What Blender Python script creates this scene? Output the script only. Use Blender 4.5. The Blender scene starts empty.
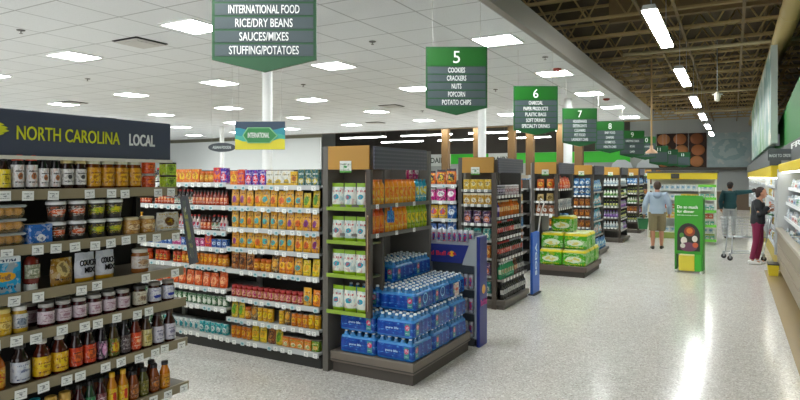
import bpy, math, random
from mathutils import Vector, Matrix
random.seed(7)
sc = bpy.context.scene
PI = math.pi
YAW = math.radians(29.234)

# ---------------------------------------------------------------- camera, world, exposure
cam_d = bpy.data.cameras.new('camera'); cam = bpy.data.objects.new('camera', cam_d)
sc.collection.objects.link(cam); sc.camera = cam
cam_d.sensor_width = 36.0; cam_d.lens = 36.0 * 595 / 800
cam_d.shift_y = -23 / 800.0
cam.location = (0, 0, 1.85); cam.rotation_euler = (PI / 2, 0, YAW)
cam_d.clip_start = 0.05; cam_d.clip_end = 200
w = bpy.data.worlds.new('world'); sc.world = w; w.use_nodes = True
w.node_tree.nodes['Background'].inputs[0].default_value = (0.93, 0.97, 1.0, 1)
w.node_tree.nodes['Background'].inputs[1].default_value = 0.9
sc.view_settings.view_transform = 'Standard'; sc.view_settings.look = 'None'
sc.view_settings.exposure = 1.45; sc.view_settings.gamma = 1.0
sc.view_settings.use_curve_mapping = False
TROFFER = 19.0; PENDANT = 17.0

# ---------------------------------------------------------------- helpers
def lin(h):
    h = h.lstrip('#'); o = []
    for i in (0, 2, 4):
        c = int(h[i:i+2], 16) / 255.0
        o.append(c / 12.92 if c <= 0.04045 else ((c + 0.055) / 1.055) ** 2.4)
    return (o[0], o[1], o[2], 1.0)
_m = {}
def M(hexc, rough=0.5, metal=0.0, emit=0.0, bump=0.0, spec=0.5, alpha=1.0, trans=0.0):
    k = (hexc, rough, metal, emit, bump, spec, alpha, trans)
    if k in _m: return _m[k]
    m = bpy.data.materials.new('paint_' + hexc); m.use_nodes = True
    b = m.node_tree.nodes['Principled BSDF']
    b.inputs['Base Color'].default_value = lin(hexc)
    b.inputs['Roughness'].default_value = rough; b.inputs['Metallic'].default_value = metal
    b.inputs['Specular IOR Level'].default_value = spec
    b.inputs['Alpha'].default_value = alpha
    b.inputs['Transmission Weight'].default_value = trans
    if emit:
        b.inputs['Emission Color'].default_value = lin(hexc); b.inputs['Emission Strength'].default_value = emit
    if bump:
        nt = m.node_tree; n = nt.nodes.new('ShaderNodeTexNoise'); n.inputs['Scale'].default_value = 60
        bu = nt.nodes.new('ShaderNodeBump'); bu.inputs['Strength'].default_value = bump
        tc = nt.nodes.new('ShaderNodeTexCoord'); nt.links.new(tc.outputs['Object'], n.inputs['Vector'])
        nt.links.new(n.outputs['Fac'], bu.inputs['Height']); nt.links.new(bu.outputs['Normal'], b.inputs['Normal'])
    _m[k] = m; return m

class NT:
    """tiny node-expression helper"""
    def __init__(s, name):
        s.m = bpy.data.materials.new(name); s.m.use_nodes = True; s.t = s.m.node_tree
        s.b = s.t.nodes['Principled BSDF']
    def n(s, typ, **kw):
        x = s.t.nodes.new(typ)
        for k, v in kw.items(): setattr(x, k, v)
        return x
    def math(s, op, a, b=None, c=None):
        x = s.n('ShaderNodeMath', operation=op)
        for i, v in enumerate((a, b, c)):
            if v is None: continue
            if isinstance(v, (int, float)): x.inputs[i].default_value = v
            else: s.t.links.new(v, x.inputs[i])
        return x.outputs[0]
    def mix(s, f, a, b):
        x = s.n('ShaderNodeMix', data_type='RGBA')
        for i, v in ((0, f), (6, a), (7, b)):
            if isinstance(v, (int, float)): x.inputs[i].default_value = v
            elif isinstance(v, str): x.inputs[i].default_value = lin(v)
            else: s.t.links.new(v, x.inputs[i])
        return x.outputs[2]
    def link(s, a, b): s.t.links.new(a, b)

_p = {}
def PM(bg, acc, ink='#222222', top=None, cz=0.5, rx=0.33, rz=0.2, rough=0.4, band=None, seed=0, inkz=(0.72, 0.22), mess=.38):
    """printed packaging: ground, a coloured roundel, lines of small print, optional top and bottom bands"""
    k = (bg, acc, ink, top, cz, rx, rz, rough, band, seed, inkz, mess)
    if k in _p: return _p[k]
    t = NT('printed_pack'); tc = t.n('ShaderNodeTexCoord'); sp = t.n('ShaderNodeSeparateXYZ')
    t.link(tc.outputs['Generated'], sp.inputs[0]); x, z = sp.outputs[0], sp.outputs[2]
    nz = t.n('ShaderNodeTexNoise'); nz.inputs['Scale'].default_value = 5 + seed * 0.7; nz.inputs['Detail'].default_value = 3
    oi = t.n('ShaderNodeObjectInfo'); rnd = oi.outputs['Random']
    cb = t.n('ShaderNodeCombineXYZ'); t.link(t.math('MULTIPLY', rnd, 37.0), cb.inputs[0]); t.link(t.math('MULTIPLY', rnd, 91.0), cb.inputs[2])
    va = t.n('ShaderNodeVectorMath', operation='ADD'); t.link(tc.outputs['Generated'], va.inputs[0]); t.link(cb.outputs[0], va.inputs[1])
    t.link(va.outputs[0], nz.inputs['Vector'])
    n3 = t.n('ShaderNodeTexNoise'); n3.inputs['Scale'].default_value = 3.4; n3.inputs['Detail'].default_value = 2; t.link(va.outputs[0], n3.inputs['Vector'])
    patch = n3.outputs['Fac']
    wob = t.math('MULTIPLY', t.math('SUBTRACT', nz.outputs['Fac'], 0.5), 1.6)
    dx = t.math('DIVIDE', t.math('SUBTRACT', x, 0.5), rx); dz = t.math('DIVIDE', t.math('SUBTRACT', z, cz), rz)
    r = t.math('ADD', t.math('ADD', t.math('MULTIPLY', dx, dx), t.math('MULTIPLY', dz, dz)), wob)
    base = t.mix(t.math('MULTIPLY', t.math('GREATER_THAN', patch, .57), mess), bg, acc)
    base = t.mix(t.math('MULTIPLY', t.math('LESS_THAN', patch, .40), mess), base, ink)
    base = t.mix(t.math('MULTIPLY', t.math('GREATER_THAN', nz.outputs['Fac'], .60), mess), base, '#e4e0d4')
    col = t.mix(t.math('LESS_THAN', r, 1.0), base, acc)
    r2 = t.math('ADD', r, t.math('MULTIPLY', wob, 2))
    col = t.mix(t.math('MULTIPLY', t.math('LESS_THAN', r2, 0.25), 0.7), col, ink)
    if top: col = t.mix(t.math('GREATER_THAN', z, 0.84), col, top)
    if band: col = t.mix(t.math('LESS_THAN', z, 0.16), col, band)
    n2 = t.n('ShaderNodeTexNoise'); n2.inputs['Scale'].default_value = 22; 
    mp = t.n('ShaderNodeMapping'); mp.inputs['Scale'].default_value = (1, 0.1, 0.35); mp.inputs['Location'].default_value = (seed, 0, 0)
    t.link(tc.outputs['Generated'], mp.inputs[0]); t.link(mp.outputs[0], n2.inputs['Vector'])
    let = t.math('GREATER_THAN', n2.outputs['Fac'], 0.5)
    inx = t.math('LESS_THAN', t.math('ABSOLUTE', t.math('SUBTRACT', x, 0.5)), 0.36)
    for zz in inkz:
        l = t.math('LESS_THAN', t.math('ABSOLUTE', t.math('SUBTRACT', z, zz)), 0.035)
        col = t.mix(t.math('MULTIPLY', t.math('MULTIPLY', l, inx), let), col, ink)
    hs = t.n('ShaderNodeHueSaturation'); hs.inputs['Saturation'].default_value = 1.12; hs.inputs['Value'].default_value = .88 if bg != '#f4f6f2' else .95
    t.link(col, hs.inputs['Color']); t.link(hs.outputs[0], t.b.inputs['Base Color']); t.b.inputs['Roughness'].default_value = rough
    _p[k] = t.m; return t.m

def link(o, parent=None):
    sc.collection.objects.link(o)
    if parent: o.parent = parent
    return o
def tag(o, label=None, cat=None, group=None, kind=None):
    if label:
        o['label'] = label
        n = len(label.split())
        if n > 16 or n < 4: print('LABEL LENGTH', n, label)
    if cat: o['category'] = cat
    if group: o['group'] = group
    if kind: o['kind'] = kind
    return o
def empty(name, loc=(0, 0, 0), rz=0, label=None, cat=None, group=None):
    o = bpy.data.objects.new(name, None); o.empty_display_size = 0.1
    link(o); o.location = loc; o.rotation_euler = (0, 0, rz); tag(o, label, cat, group); return o

class MB:
    def __init__(s): s.v = []; s.f = []; s.mi = []; s.sm = []
    def add(s, vs, fs, m=0, smooth=False):
        o = len(s.v); s.v += [tuple(v) for v in vs]
        for f in fs: s.f.append([o + i for i in f]); s.mi.append(m); s.sm.append(smooth)
    def box(s, x0, x1, y0, y1, z0, z1, m=0):
        vs = [(x, y, z) for x in (x0, x1) for y in (y0, y1) for z in (z0, z1)]
        s.add(vs, [(0,1,3,2),(4,6,7,5),(0,4,5,1),(2,3,7,6),(0,2,6,4),(1,5,7,3)], m)
    def cbox(s, x0, x1, y0, y1, z0, z1, c=0.01, m=0):
        """box with chamfered vertical and horizontal edges"""
        c = min(c, (x1-x0)*.45, (y1-y0)*.45, (z1-z0)*.45)
        def ring(ix, z):
            a, b, d, e = x0+ix, x1-ix, y0+ix, y1-ix; k = c
            return [(a+k,d,z),(b-k,d,z),(b,d+k,z),(b,e-k,z),(b-k,e,z),(a+k,e,z),(a,e-k,z),(a,d+k,z)]
        rs = [ring(c*.7, z0), ring(0, z0+c), ring(0, z1-c), ring(c*.7, z1)]
        vs = sum(rs, []); fs = [tuple(range(7, -1, -1)), tuple(range(24, 32))]
        for r in range(3):
            for i in range(8): j = (i+1) % 8; fs.append((r*8+i, r*8+j, r*8+8+j, r*8+8+i))
        s.add(vs, fs, m)
    def lathe(s, prof, seg=16, m=0, cx=0, cy=0, smooth=True, a0=0, a1=None):
        full = a1 is None; a1 = 2*PI if full else a1
        n = seg if full else seg + 1; vs = []
        for r, z in prof:
            for i in range(n):
                a = a0 + (a1-a0) * i / seg; vs.append((cx + r*math.cos(a), cy + r*math.sin(a), z))
        fs = []
        for k in range(len(prof)-1):
            for i in range(seg):
                j = (i+1) % n; fs.append((k*n+i, k*n+j, (k+1)*n+j, (k+1)*n+i))
        s.add(vs, fs, m, smooth)
        if full:
            s.add([vs[i] for i in range(n)], [tuple(range(n-1, -1, -1))], m)
            s.add(vs[-n:], [tuple(range(n))], m)
    def tube(s, pts, r, seg=6, m=0, smooth=True, caps=True):
        pts = [Vector(p) for p in pts]; vs = []; rr = r if isinstance(r, (list, tuple)) else [r]*len(pts)
        for i, p in enumerate(pts):
            t = (pts[min(i+1, len(pts)-1)] - pts[max(i-1, 0)]).normalized()
            if i == 0: ref = Vector((1, 0, 0)) if abs(t.x) < 0.9 else Vector((0, 1, 0))
            a = (ref - t * ref.dot(t)).normalized(); ref = a; b = t.cross(a)
            q = rr[i]; qa, qb = (q if isinstance(q, (list, tuple)) else (q, q))
            for k in range(seg):
                g = 2*PI*k/seg; vs.append(p + a*qa*math.cos(g) + b*qb*math.sin(g))
        fs = []
        for i in range(len(pts)-1):
            for k in range(seg):
                l = (k+1) % seg; fs.append((i*seg+k, i*seg+l, (i+1)*seg+l, (i+1)*seg+k))
        if caps: fs += [tuple(range(seg-1, -1, -1)), tuple(range((len(pts)-1)*seg, len(pts)*seg))]
        s.add(vs, fs, m, smooth)
    def prism(s, poly, y0, y1, m=0):
        """polygon in x,z extruded along y"""
        n = len(poly); vs = [(x, y0, z) for x, z in poly] + [(x, y1, z) for x, z in poly]
        fs = [tuple(range(n)), tuple(range(2*n-1, n-1, -1))] + [(i, i+n, (i+1) % n + n, (i+1) % n) for i in range(n)]
        s.add(vs, fs, m)
    def ellip(s, c, r, m=0, seg=14, rings=9, smooth=True):
        vs = []; fs = []
        for i in range(rings+1):
            t = PI*i/rings
            for k in range(seg):
                g = 2*PI*k/seg; q = max(math.sin(t), 0.02)
                vs.append((c[0]+r[0]*q*math.cos(g), c[1]+r[1]*q*math.sin(g), c[2]-r[2]*math.cos(t)))
        for i in range(rings):
            for k in range(seg):
                l = (k+1) % seg; fs.append((i*seg+k, i*seg+l, (i+1)*seg+l, (i+1)*seg+k))
        fs += [tuple(range(seg-1, -1, -1)), tuple(range(rings*seg, (rings+1)*seg))]
        s.add(vs, fs, m, smooth)
    def mesh(s, name, mats):
        me = bpy.data.meshes.new(name); me.from_pydata(s.v, [], s.f)
        for m in (mats if isinstance(mats, (list, tuple)) else [mats]): me.materials.append(m)
        me.polygons.foreach_set('material_index', s.mi); me.polygons.foreach_set('use_smooth', s.sm)
        me.update(); return me
    def build(s, name, mats, parent=None, loc=(0, 0, 0), rz=0):
        o = bpy.data.objects.new(name, s.mesh(name, mats)); link(o, parent)
        o.location = loc; o.rotation_euler = (0, 0, rz); return o
def struct(name, mb, mats, **k):
    o = mb.build(name, mats, **k); o['kind'] = 'structure'; return o

_tx = {}
def text_mesh(s, bold=0.0):
    if (s, bold) in _tx: return _tx[(s, bold)]
    cu = bpy.data.curves.new('lettering', 'FONT'); cu.body = s; cu.size = 1; cu.offset = bold; cu.extrude = 0.02
    cu.resolution_u = 3
    ob = bpy.data.objects.new('lettering', cu); link(ob)
    dg = bpy.context.evaluated_depsgraph_get(); me = bpy.data.meshes.new_from_object(ob.evaluated_get(dg))
    bpy.data.objects.remove(ob); bpy.data.curves.remove(cu)
    xs = [v.co.x for v in me.vertices]; ys = [v.co.y for v in me.vertices]
    x0, x1, y0, y1 = min(xs), max(xs), min(ys), max(ys)
    for v in me.vertices:
        x, y, z = v.co; v.co = ((x-(x0+x1)/2)/(x1-x0), -z*0.1, (y-(y0+y1)/2)/(y1-y0))
    _tx[(s, bold)] = me; return me
def text(s, m, w, h, parent, loc, rz=0, name='lettering', bold=0.01, tilt=0):
    """lettering w wide and h tall, centred on loc, reading towards -Y before rz"""
    me = text_mesh(s, bold).copy(); me.materials.clear(); me.materials.append(m)
    o = bpy.data.objects.new(name, me); link(o, parent)
    o.location = loc; o.rotation_euler = (tilt, 0, rz); o.scale = (w, 1, h); return o

# ---------------------------------------------------------------- products
class Proto:
    def __init__(s, name, cat, desc, parts, w, h, d): s.name, s.cat, s.desc, s.parts, s.w, s.h, s.d = name, cat, desc, parts, w, h, d
def place(p, loc, rz, label, group, tilt=0):
    if len(p.parts) == 1:
        o = bpy.data.objects.new(p.name, p.parts[0][1]); link(o)
    else:
        o = bpy.data.objects.new(p.name, None); o.empty_display_size = 0.05; link(o)
        for n, me, lab in p.parts:
            c = bpy.data.objects.new(n, me); link(c, o)
            if lab: c['label'] = lab
    o.location = loc; o.rotation_euler = (tilt, 0, rz)
    o['label'] = label; o['category'] = p.cat; o['group'] = group
    if len(label.split()) > 16: print('LONGLABEL', label)
    return o
MET = M('#b9bcbf', 0.3, 0.9)
def jar(name, desc, r, h, body, lid, label, seg=16, cat='jar', lz=(0.14, 0.68), simple=False):
    b = MB(); b.lathe([(r*.9, 0), (r, h*.05), (r, h*.72), (r*.84, h*.82), (r*.84, h*.86)], seg, 0)
    l = MB(); l.lathe([(r*.88, h*.84), (r*.9, h*.85), (r*.9, h*.98), (r*.84, h)], seg, 0)
    a = MB(); a.lathe([(r+.0012, h*lz[0]), (r+.0012, h*lz[1])], seg, 0, a0=-PI*1.05, a1=PI*.05)
    if simple:
        q = MB(); q.v, q.f, q.mi, q.sm = b.v[:], b.f[:], b.mi[:], b.sm[:]
        q.lathe([(r*.9, h*.85), (r*.9, h)], seg, 1); q.lathe([(r+.001, h*lz[0]), (r+.001, h*lz[1])], seg, 2, a0=-PI*1.05, a1=PI*.05)
        return Proto(name, cat, desc, [(name, q.mesh(name, [body, lid, label]), None)], 2*r, h, 2*r)
    return Proto(name, cat, desc, [('body', b.mesh('body', body), None), ('lid', l.mesh('lid', lid), None), ('printed_label', a.mesh('printed_label', label), None)], 2*r, h, 2*r)
def bottle(name, desc, r, h, body, cap, label, seg=14, cat='bottle', sh=0.58, neck=0.38, lz=(0.1, 0.52), capz=0.88, simple=False):
    prof = [(r*.9, 0), (r, h*.03), (r, h*sh), (r*.9, h*(sh+.06)), (r*neck*1.2, h*(sh+.18)), (r*neck, h*capz)]
    b = MB(); b.lathe(prof, seg, 0)
    l = MB(); l.lathe([(r*neck*1.2, h*capz-.002), (r*neck*1.25, h*(capz+.01)), (r*neck*1.2, h*.99), (r*neck, h)], seg, 0)
    a = MB(); a.lathe([(r+.0012, h*lz[0]), (r+.0012, h*lz[1])], seg, 0, a0=-PI*1.05, a1=PI*.05)
    if simple:
        b.lathe([(r*neck*1.25, h*capz), (r*neck*1.2, h)], 8, 1); b.lathe([(r+.001, h*lz[0]), (r+.001, h*lz[1])], seg, 2, a0=-PI*1.05, a1=PI*.05)
        return Proto(name, cat, desc, [(name, b.mesh(name, [body, cap, label]), None)], 2*r, h, 2*r)
    return Proto(name, cat, desc, [('body', b.mesh('body', body), None), ('cap', l.mesh('cap', cap), None), ('printed_label', a.mesh('printed_label', label), None)], 2*r, h, 2*r)
def pouch(name, desc, w, h, d, m, cat='pouch', seed=1):
    rd = random.Random(seed); nx, nz = 7, 9; b = MB()
    for sgn in (-1, 1):
        vs = []
        for j in range(nz+1):
            v = j / nz
            for i in range(nx+1):
                u = i / nx; t = d/2 * (math.sin(PI*u) ** .55 if 0 < u < 1 else 0) * (min(1, (1-v)*2.2) ** .7 if v < .93 else 0.04) * (0.75+.25*math.sin(PI*min(1, v*1.6)))
                t += rd.uniform(-.0025, .0025) if 0 < i < nx else 0
                vs.append(((u-.5)*w*(.93+.09*math.sin(PI*min(1, v*1.15))), sgn*max(t, .0008), v*h + (rd.uniform(-.002, .002) if j else 0)))
        fs = []
        for j in range(nz):
            for i in range(nx):
                a = j*(nx+1)+i; q = (a, a+1, a+nx+2, a+nx+1); fs.append(q if sgn < 0 else q[::-1])
        b.add(vs, fs, 0, True)
    n = (nx+1)*(nz+1)
    b.f += [[i+1, i, n+i, n+i+1] for i in range(nx)]; b.mi += [0]*nx; b.sm += [False]*nx
    return Proto(name, cat, desc, [(name, b.mesh(name, m), None)], w, h, d)
def carton(name, desc, w, h, d, m, cat='box', flap=None):
    b = MB(); b.cbox(-w/2, w/2, -d/2, d/2, 0, h, .003, 0)
    b.box(-w/2+.004, w/2-.004, -d*.28, -d*.02, h, h+.0012, 1); b.box(-w/2+.004, w/2-.004, d*.02, d*.45, h, h+.0008, 1)
    return Proto(name, cat, desc, [(name, b.mesh(name, [m, flap or M('#d8d2c4', .6)]), None)], w, h, d)
def can(name, desc, r, h, m, cat='can', seg=14):
    b = MB(); b.lathe([(r*.86, 0), (r, h*.05), (r, h*.93), (r*.88, h*.985)], seg, 0)
    b.lathe([(r*.9, h*.975), (r*.9, h), (r*.82, h), (r*.8, h*.985)], seg, 1)
    return Proto(name, cat, desc, [(name, b.mesh(name, [m, MET]), None)], 2*r, h, 2*r)

ORD = ['first', 'second', 'third', 'fourth', 'fifth', 'sixth', 'seventh', 'eighth', 'ninth', 'tenth', 'eleventh', 'twelfth', 'thirteenth', 'fourteenth', 'fifteenth', 'sixteenth', 'seventeenth', 'eighteenth', 'nineteenth', 'twentieth']
def pos(face, t, dep):
    return (t, face[1] + dep, 0) if face[0] == 'Y' else (face[1] - dep, t, 0)
def rot(face): return 0 if face[0] == 'Y' else PI/2
def slot(face, p, ts, z, where, stack=1, dep=0.01, jit=0.004):
    """front row of one product at the positions ts along the shelf"""
    for i, t in enumerate(ts):
        for k in range(stack):
            x, y, _ = pos(face, t, dep + p.d/2 + random.uniform(0, jit))
            lab = p.desc
            if len(ts) > 1: lab += ', ' + ORD[i] + ' from left'
            if stack > 1: lab += ', ' + (('lower', 'upper') if stack == 2 else ('bottom', 'middle', 'top'))[k]
            place(p, (x, y, z + k*(p.h+.001)), rot(face) + random.uniform(-.03, .03), lab + ', ' + where, p.desc + ', ' + where)
def fill(face, z, t0, t1, seq, where, dep=0.01):
    """seq of (prototype, count): spread over t0..t1; gaps share the slack"""
    items = []
    for p, n in seq: items += [p] * n
    tot = sum(p.w if p else .05 for p in items)
    while items and t1 - t0 - tot > max(p.w for p in items) * 1.05:
        k = random.randrange(len(items)); items.insert(k, items[k]); tot += items[k].w
    gap = (t1 - t0 - tot) / max(len(items), 1)
    if gap < 0.0005:
        while gap < 0.0005 and len(items) > 1:
            items.pop(len(items)//2); tot = sum(p.w if p else .05 for p in items); gap = (t1-t0-tot)/len(items)
    cnt = {}; t = t0 + gap/2; at = {}
    for p in items:
        wd = p.w if p else .05
        if p and (random.random() > .004 or t < t0 + .05): at.setdefault(p.desc, []).append((p, t + wd/2))
        t += wd + gap
    for d, l in at.items():
        for i, (p, tt) in enumerate(l):
            x, y, _ = pos(face, tt, dep + p.d/2 + random.uniform(0, .01))
            lab = d + ((', ' + ORD[min(i, 19)] + ' from left') if len(l) > 1 else '') + ', ' + where
            o = place(p, (x, y, z), rot(face) + random.uniform(-.1, .1), lab, d + ', ' + where)
            if p.cat in ('pouch', 'bag'): k = random.uniform(1.0, 1.17); o.scale = (random.uniform(.92, 1.07), 1, k); o.rotation_euler[0] = random.uniform(-.07, .0)

# ---------------------------------------------------------------- shelving
TAG = PM('#f4f6f2', '#eef0ee', '#5a6260', rx=.2, rz=.2, rough=.5, inkz=(.7, .25), mess=0)
TAGB = PM('#dbe6e8', '#8fc4cc', '#3a6470', rx=.4, rz=.3, rough=.5, inkz=(.8, .2), mess=.1)
def tagmesh(m):
    b = MB(); b.box(-.025, .025, -.002, 0, -.023, .019, 0); return b.mesh('price_tag', m)
TAGM = {0: tagmesh(TAG), 1: tagmesh(TAGB)}
def shelving(name, label, face, t0, t1, levels, depth, height, fr, shelf_m, rail_m, back_m, ntags=9, tagsel=None, base=(0.0, 0.14), fdrops=None, cat='shelving', group=None, base_m=None, top=None, zbase=0.0, raild=.04, back_z0=0.0):
    """levels: list of (z, setback of the shelf front behind the face)"""
    o = empty(name, pos(face, t0, 0), rot(face), label, cat, group); L = t1 - t0
    b = MB(); b.box(0.005, L-.005, depth-.03, depth, max(back_z0, .02), height); b.build('back_panel', back_m, o)
    for x in (0.0, L-.03):
        b = MB(); b.box(x, x+.03, depth-.06, depth+.002, zbase, height+.005); b.build('upright', fr, o)
    if base:
        b = MB(); b.box(0, L, .03, depth-.06, base[0], base[1]-.02); b.box(0, L, 0, depth-.06, base[1]-.02, base[1]); b.build('base_deck', base_m or fr, o)
    for i, (z, sb) in enumerate(levels):
        b = MB(); b.box(.004, L-.004, sb+.004, depth-.03, z-.022, z-.001)
        for x in (.012, L-.018): b.prism([(x, z-.022), (x+.006, z-.022), (x+.006, z-.06), (x, z-.06)], depth*.5, depth-.03)
        s = b.build('shelf', shelf_m, o)
        r = MB(); r.box(.002, L-.002, sb-.006, sb+.004, z-raild, z+.006); r.box(.002, L-.002, sb-.009, sb-.006, z-.004, z+.006); r.build('price_rail', rail_m, s)
        for k in range(ntags):
            if random.random() < .08: continue
            x = (k + .5 + random.uniform(-.22, .22)) * L / ntags
            c = bpy.data.objects.new('price_tag', TAGM[(tagsel or (lambda: 0))()]); link(c, s)
            c.location = (x, sb-.0095, z-.018-random.uniform(0, .012)); c.rotation_euler = (0, random.uniform(-.05, .05), 0)
    return o
# ================================================================ the setting
CEIL = 4.05
def floor_mat():
    t = NT('speckled_terrazzo'); tc = t.n('ShaderNodeTexCoord'); o = tc.outputs['Object']
    def noise(s, d=2):
        x = t.n('ShaderNodeTexNoise'); x.inputs['Scale'].default_value = s; x.inputs['Detail'].default_value = d; t.link(o, x.inputs['Vector']); return x.outputs['Fac']
    v = t.n('ShaderNodeTexVoronoi'); v.inputs['Scale'].default_value = 85; t.link(o, v.inputs['Vector'])
    sp = t.n('ShaderNodeSeparateColor'); t.link(v.outputs['Color'], sp.inputs[0])
    col = t.mix(noise(0.8), '#c6c3bd', '#d2cfca')
    col = t.mix(t.math('MULTIPLY', t.math('GREATER_THAN', sp.outputs[0], .72), .6), col, '#f4f2ee')
    col = t.mix(t.math('MULTIPLY', t.math('LESS_THAN', sp.outputs[1], .2), .35), col, '#a8a299')
    col = t.mix(t.math('MULTIPLY', t.math('GREATER_THAN', sp.outputs[2], .93), .45), col, '#857a70')
    col = t.mix(t.math('MULTIPLY', t.math('GREATER_THAN', noise(9, 4), .56), .12), col, '#b4ada4')
    t.link(col, t.b.inputs['Base Color'])
    ro = t.math('MULTIPLY_ADD', noise(3, 3), .16, .10); t.link(ro, t.b.inputs['Roughness'])
    t.b.inputs['Specular IOR Level'].default_value = .75
    bu = t.n('ShaderNodeBump'); bu.inputs['Strength'].default_value = .05; bu.inputs['Distance'].default_value = .02; t.link(noise(2.2, 2), bu.inputs['Height']); t.link(bu.outputs['Normal'], t.b.inputs['Normal'])
    return t.m
def tile_mat():
    t = NT('ceiling_tile'); tc = t.n('ShaderNodeTexCoord'); br = t.n('ShaderNodeTexBrick'); t.link(tc.outputs['Object'], br.inputs['Vector'])
    br.offset = 0; br.inputs['Color1'].default_value = lin('#e0e4e6'); br.inputs['Color2'].default_value = lin('#dce0e2'); br.inputs['Mortar'].default_value = lin('#acb0b2')
    br.inputs['Scale'].default_value = 1; br.inputs['Mortar Size'].default_value = .013; br.inputs['Brick Width'].default_value = .92; br.inputs['Row Height'].default_value = .875
    n = t.n('ShaderNodeTexNoise'); n.inputs['Scale'].default_value = 90; t.link(tc.outputs['Object'], n.inputs['Vector'])
    col = t.mix(t.math('MULTIPLY', t.math('GREATER_THAN', n.outputs['Fac'], .6), .15), br.outputs['Color'], '#a5a5a2')
    t.link(col, t.b.inputs['Base Color']); t.b.inputs['Roughness'].default_value = .9; return t.m
XL, XR, YB, YF = -38.0, 4.6, 42.3, -5.0
b = MB(); b.box(XL, XR, YF, YB, -.1, 0); struct('floor', b, floor_mat())
b = MB(); b.box(XL, -2.68, YF, 24.3, CEIL, CEIL+.05); struct('ceiling', b, tile_mat())
b = MB(); b.box(.54, .84, -4, 13.85, 0, .004); struct('trim_70', b, M('#a08c68', .25))
EDGE = M('#8d8780', .7)
b = MB(); b.box(-2.72, -2.62, YF, 24.4, CEIL-.03, CEIL+.3); struct('trim_1', b, EDGE)
b = MB(); b.box(XL, -2.62, 24.3, 24.4, CEIL-.03, CEIL+.3); struct('trim_2', b, EDGE)
b = MB(); b.box(XL, XL+.1, YF, YB, 0, 6.3); struct('wall_left', b, M('#cfd3d3', .8))
b = MB(); b.box(XR-.1, XR, YF, YB, 0, 6.3); struct('wall_right', b, M('#3c362c', .85))
GREEN = M('#3ccb30', .55)
b = MB(); b.box(XL, XR, YB-.1, YB, 0, 6.3); struct('wall_back', b, M('#a9aeab', .8))
b = MB(); b.box(-30, -6.0, YB-.14, YB-.1, 3.62, 6.2); struct('trim_3', b, M('#4a4640', .8))
b = MB(); b.box(-30, -6.0, YB-.2, YB-.1, 2.85, 3.6); struct('trim_4', b, GREEN)
b = MB(); b.box(-9.5, .95, YB-.45, YB-.1, 2.28, 2.45); struct('trim_5', b, M('#57544c', .7))
b = MB(); b.box(XL, -18.3, 24.41, 24.5, 0, 3.86); struct('wall_partition', b, M('#d3d7d6', .8))
b = MB(); b.box(XL, -18.25, 24.38, 24.52, 3.86, 4.02); struct('trim_6', b, M('#6c6c5c', .8))
b = MB(); b.box(XL, XR, YF, YB, 6.2, 6.3); struct('ceiling_deck', b, M('#51432c', .9, bump=.4))
# bar joists across the open roof
JM = M('#a88f5c', .6); JM2 = M('#7d6743', .7)
jn = 0
for y in [3.2 + 1.75*i for i in range(22)]:
    b = MB(); x0, x1 = (-10 if y < 24 else -20), 4.5
    for z in (5.35, 6.1):
        b.box(x0, x1, y-.06, y-.012, z, z+.05); b.box(x0, x1, y+.012, y+.06, z, z+.05)
    x = x0; k = 0
    while x < x1 - .4:
        b.tube([(x, y, 5.38 if k % 2 else 6.1), (x+.42, y, 6.1 if k % 2 else 5.38)], .022, 5); x += .42; k += 1
    jn += 1; struct('trim_%d' % (6+jn), b, JM)
for i, x in enumerate((-1.7, .2, 2.0, 3.6)):
    b = MB(); b.box(x-.03, x+.03, 3, YB-.2, 5.30, 5.345); b.tube([(x+.5, 3, 5.9), (x+.5, YB-.2, 5.9)], .035, 6); struct('trim_%d' % (40+i), b, JM2)
for i, (y, z) in enumerate(((9.4, 5.2), (17, 5.15), (26, 5.15), (33, 5.1))):
    b = MB(); b.tube([(-2.6, y, z), (4.4, y, z)], .05, 8); struct('trim_%d' % (46+i), b, M('#b3a57e', .5))
for i, (y, dz) in enumerate(((6, 0), (15, 0))):
    b = MB(); b.box(-2.6, 4.5, y-.09, y+.09, 5.55, 6.15); struct('trim_%d' % (52+i), b, JM2)
# round duct along the right side
b = MB(); b.tube([(1.0, 3.5, 5.12), (1.0, 20, 5.12), (1.0, YB-.2, 5.12)], .19, 18)
for y in range(5, 40, 3): b.tube([(1.0, y, 5.12), (1.0, y+.06, 5.12)], .2, 18)
o = b.build('air_duct', M('#b9a466', .45)); tag(o, 'long round tan air duct running under the roof above the coolers', 'duct')

# ceiling lights: the troffers in the tile ceiling
TL = bpy.data.materials.new('troffer_lens'); TL.use_nodes = True
q = TL.node_tree.nodes['Principled BSDF']; q.inputs['Base Color'].default_value = (1, 1, 1, 1); q.inputs['Emission Color'].default_value = (.97, 1.0, .985, 1); q.inputs['Emission Strength'].default_value = TROFFER
PL = TL.copy(); PL.node_tree.nodes['Principled BSDF'].inputs['Emission Strength'].default_value = PENDANT
b = MB(); b.box(-.31, .31, -.31, .31, -.012, .0); lens = b.mesh('diffuser', TL)
b = MB()
for a in ((-.34, .34, -.34, -.31), (-.34, .34, .31, .34), (-.34, -.31, -.31, .31), (.31, .34, -.31, .31)): b.box(*a, -.018, .0)
tfr = b.mesh('frame', M('#e8e8e6', .5))
COLN = ['nearest the open roof', 'second from the open roof', 'third from the open roof', 'fourth from the open roof', 'fifth from the open roof', 'sixth from the open roof', 'seventh from the open roof']
for ci in range(7):
    x = -3.3 - 3.57*ci
    for k in range(8):
        y = -1.4 + 3.5*k + (0, .5, .95, 1.25, 1.6, 2.0, 2.4)[ci]
        if y > 24: continue
        o = empty('ceiling_light', (x, y, CEIL), 0, 'square ceiling light, %s in the row %s' % (ORD[k], COLN[ci]), 'ceiling light', 'square lights in the tiled ceiling')
        for n, me in (('diffuser', lens), ('frame', tfr)): c = bpy.data.objects.new(n, me); link(c, o)
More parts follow.
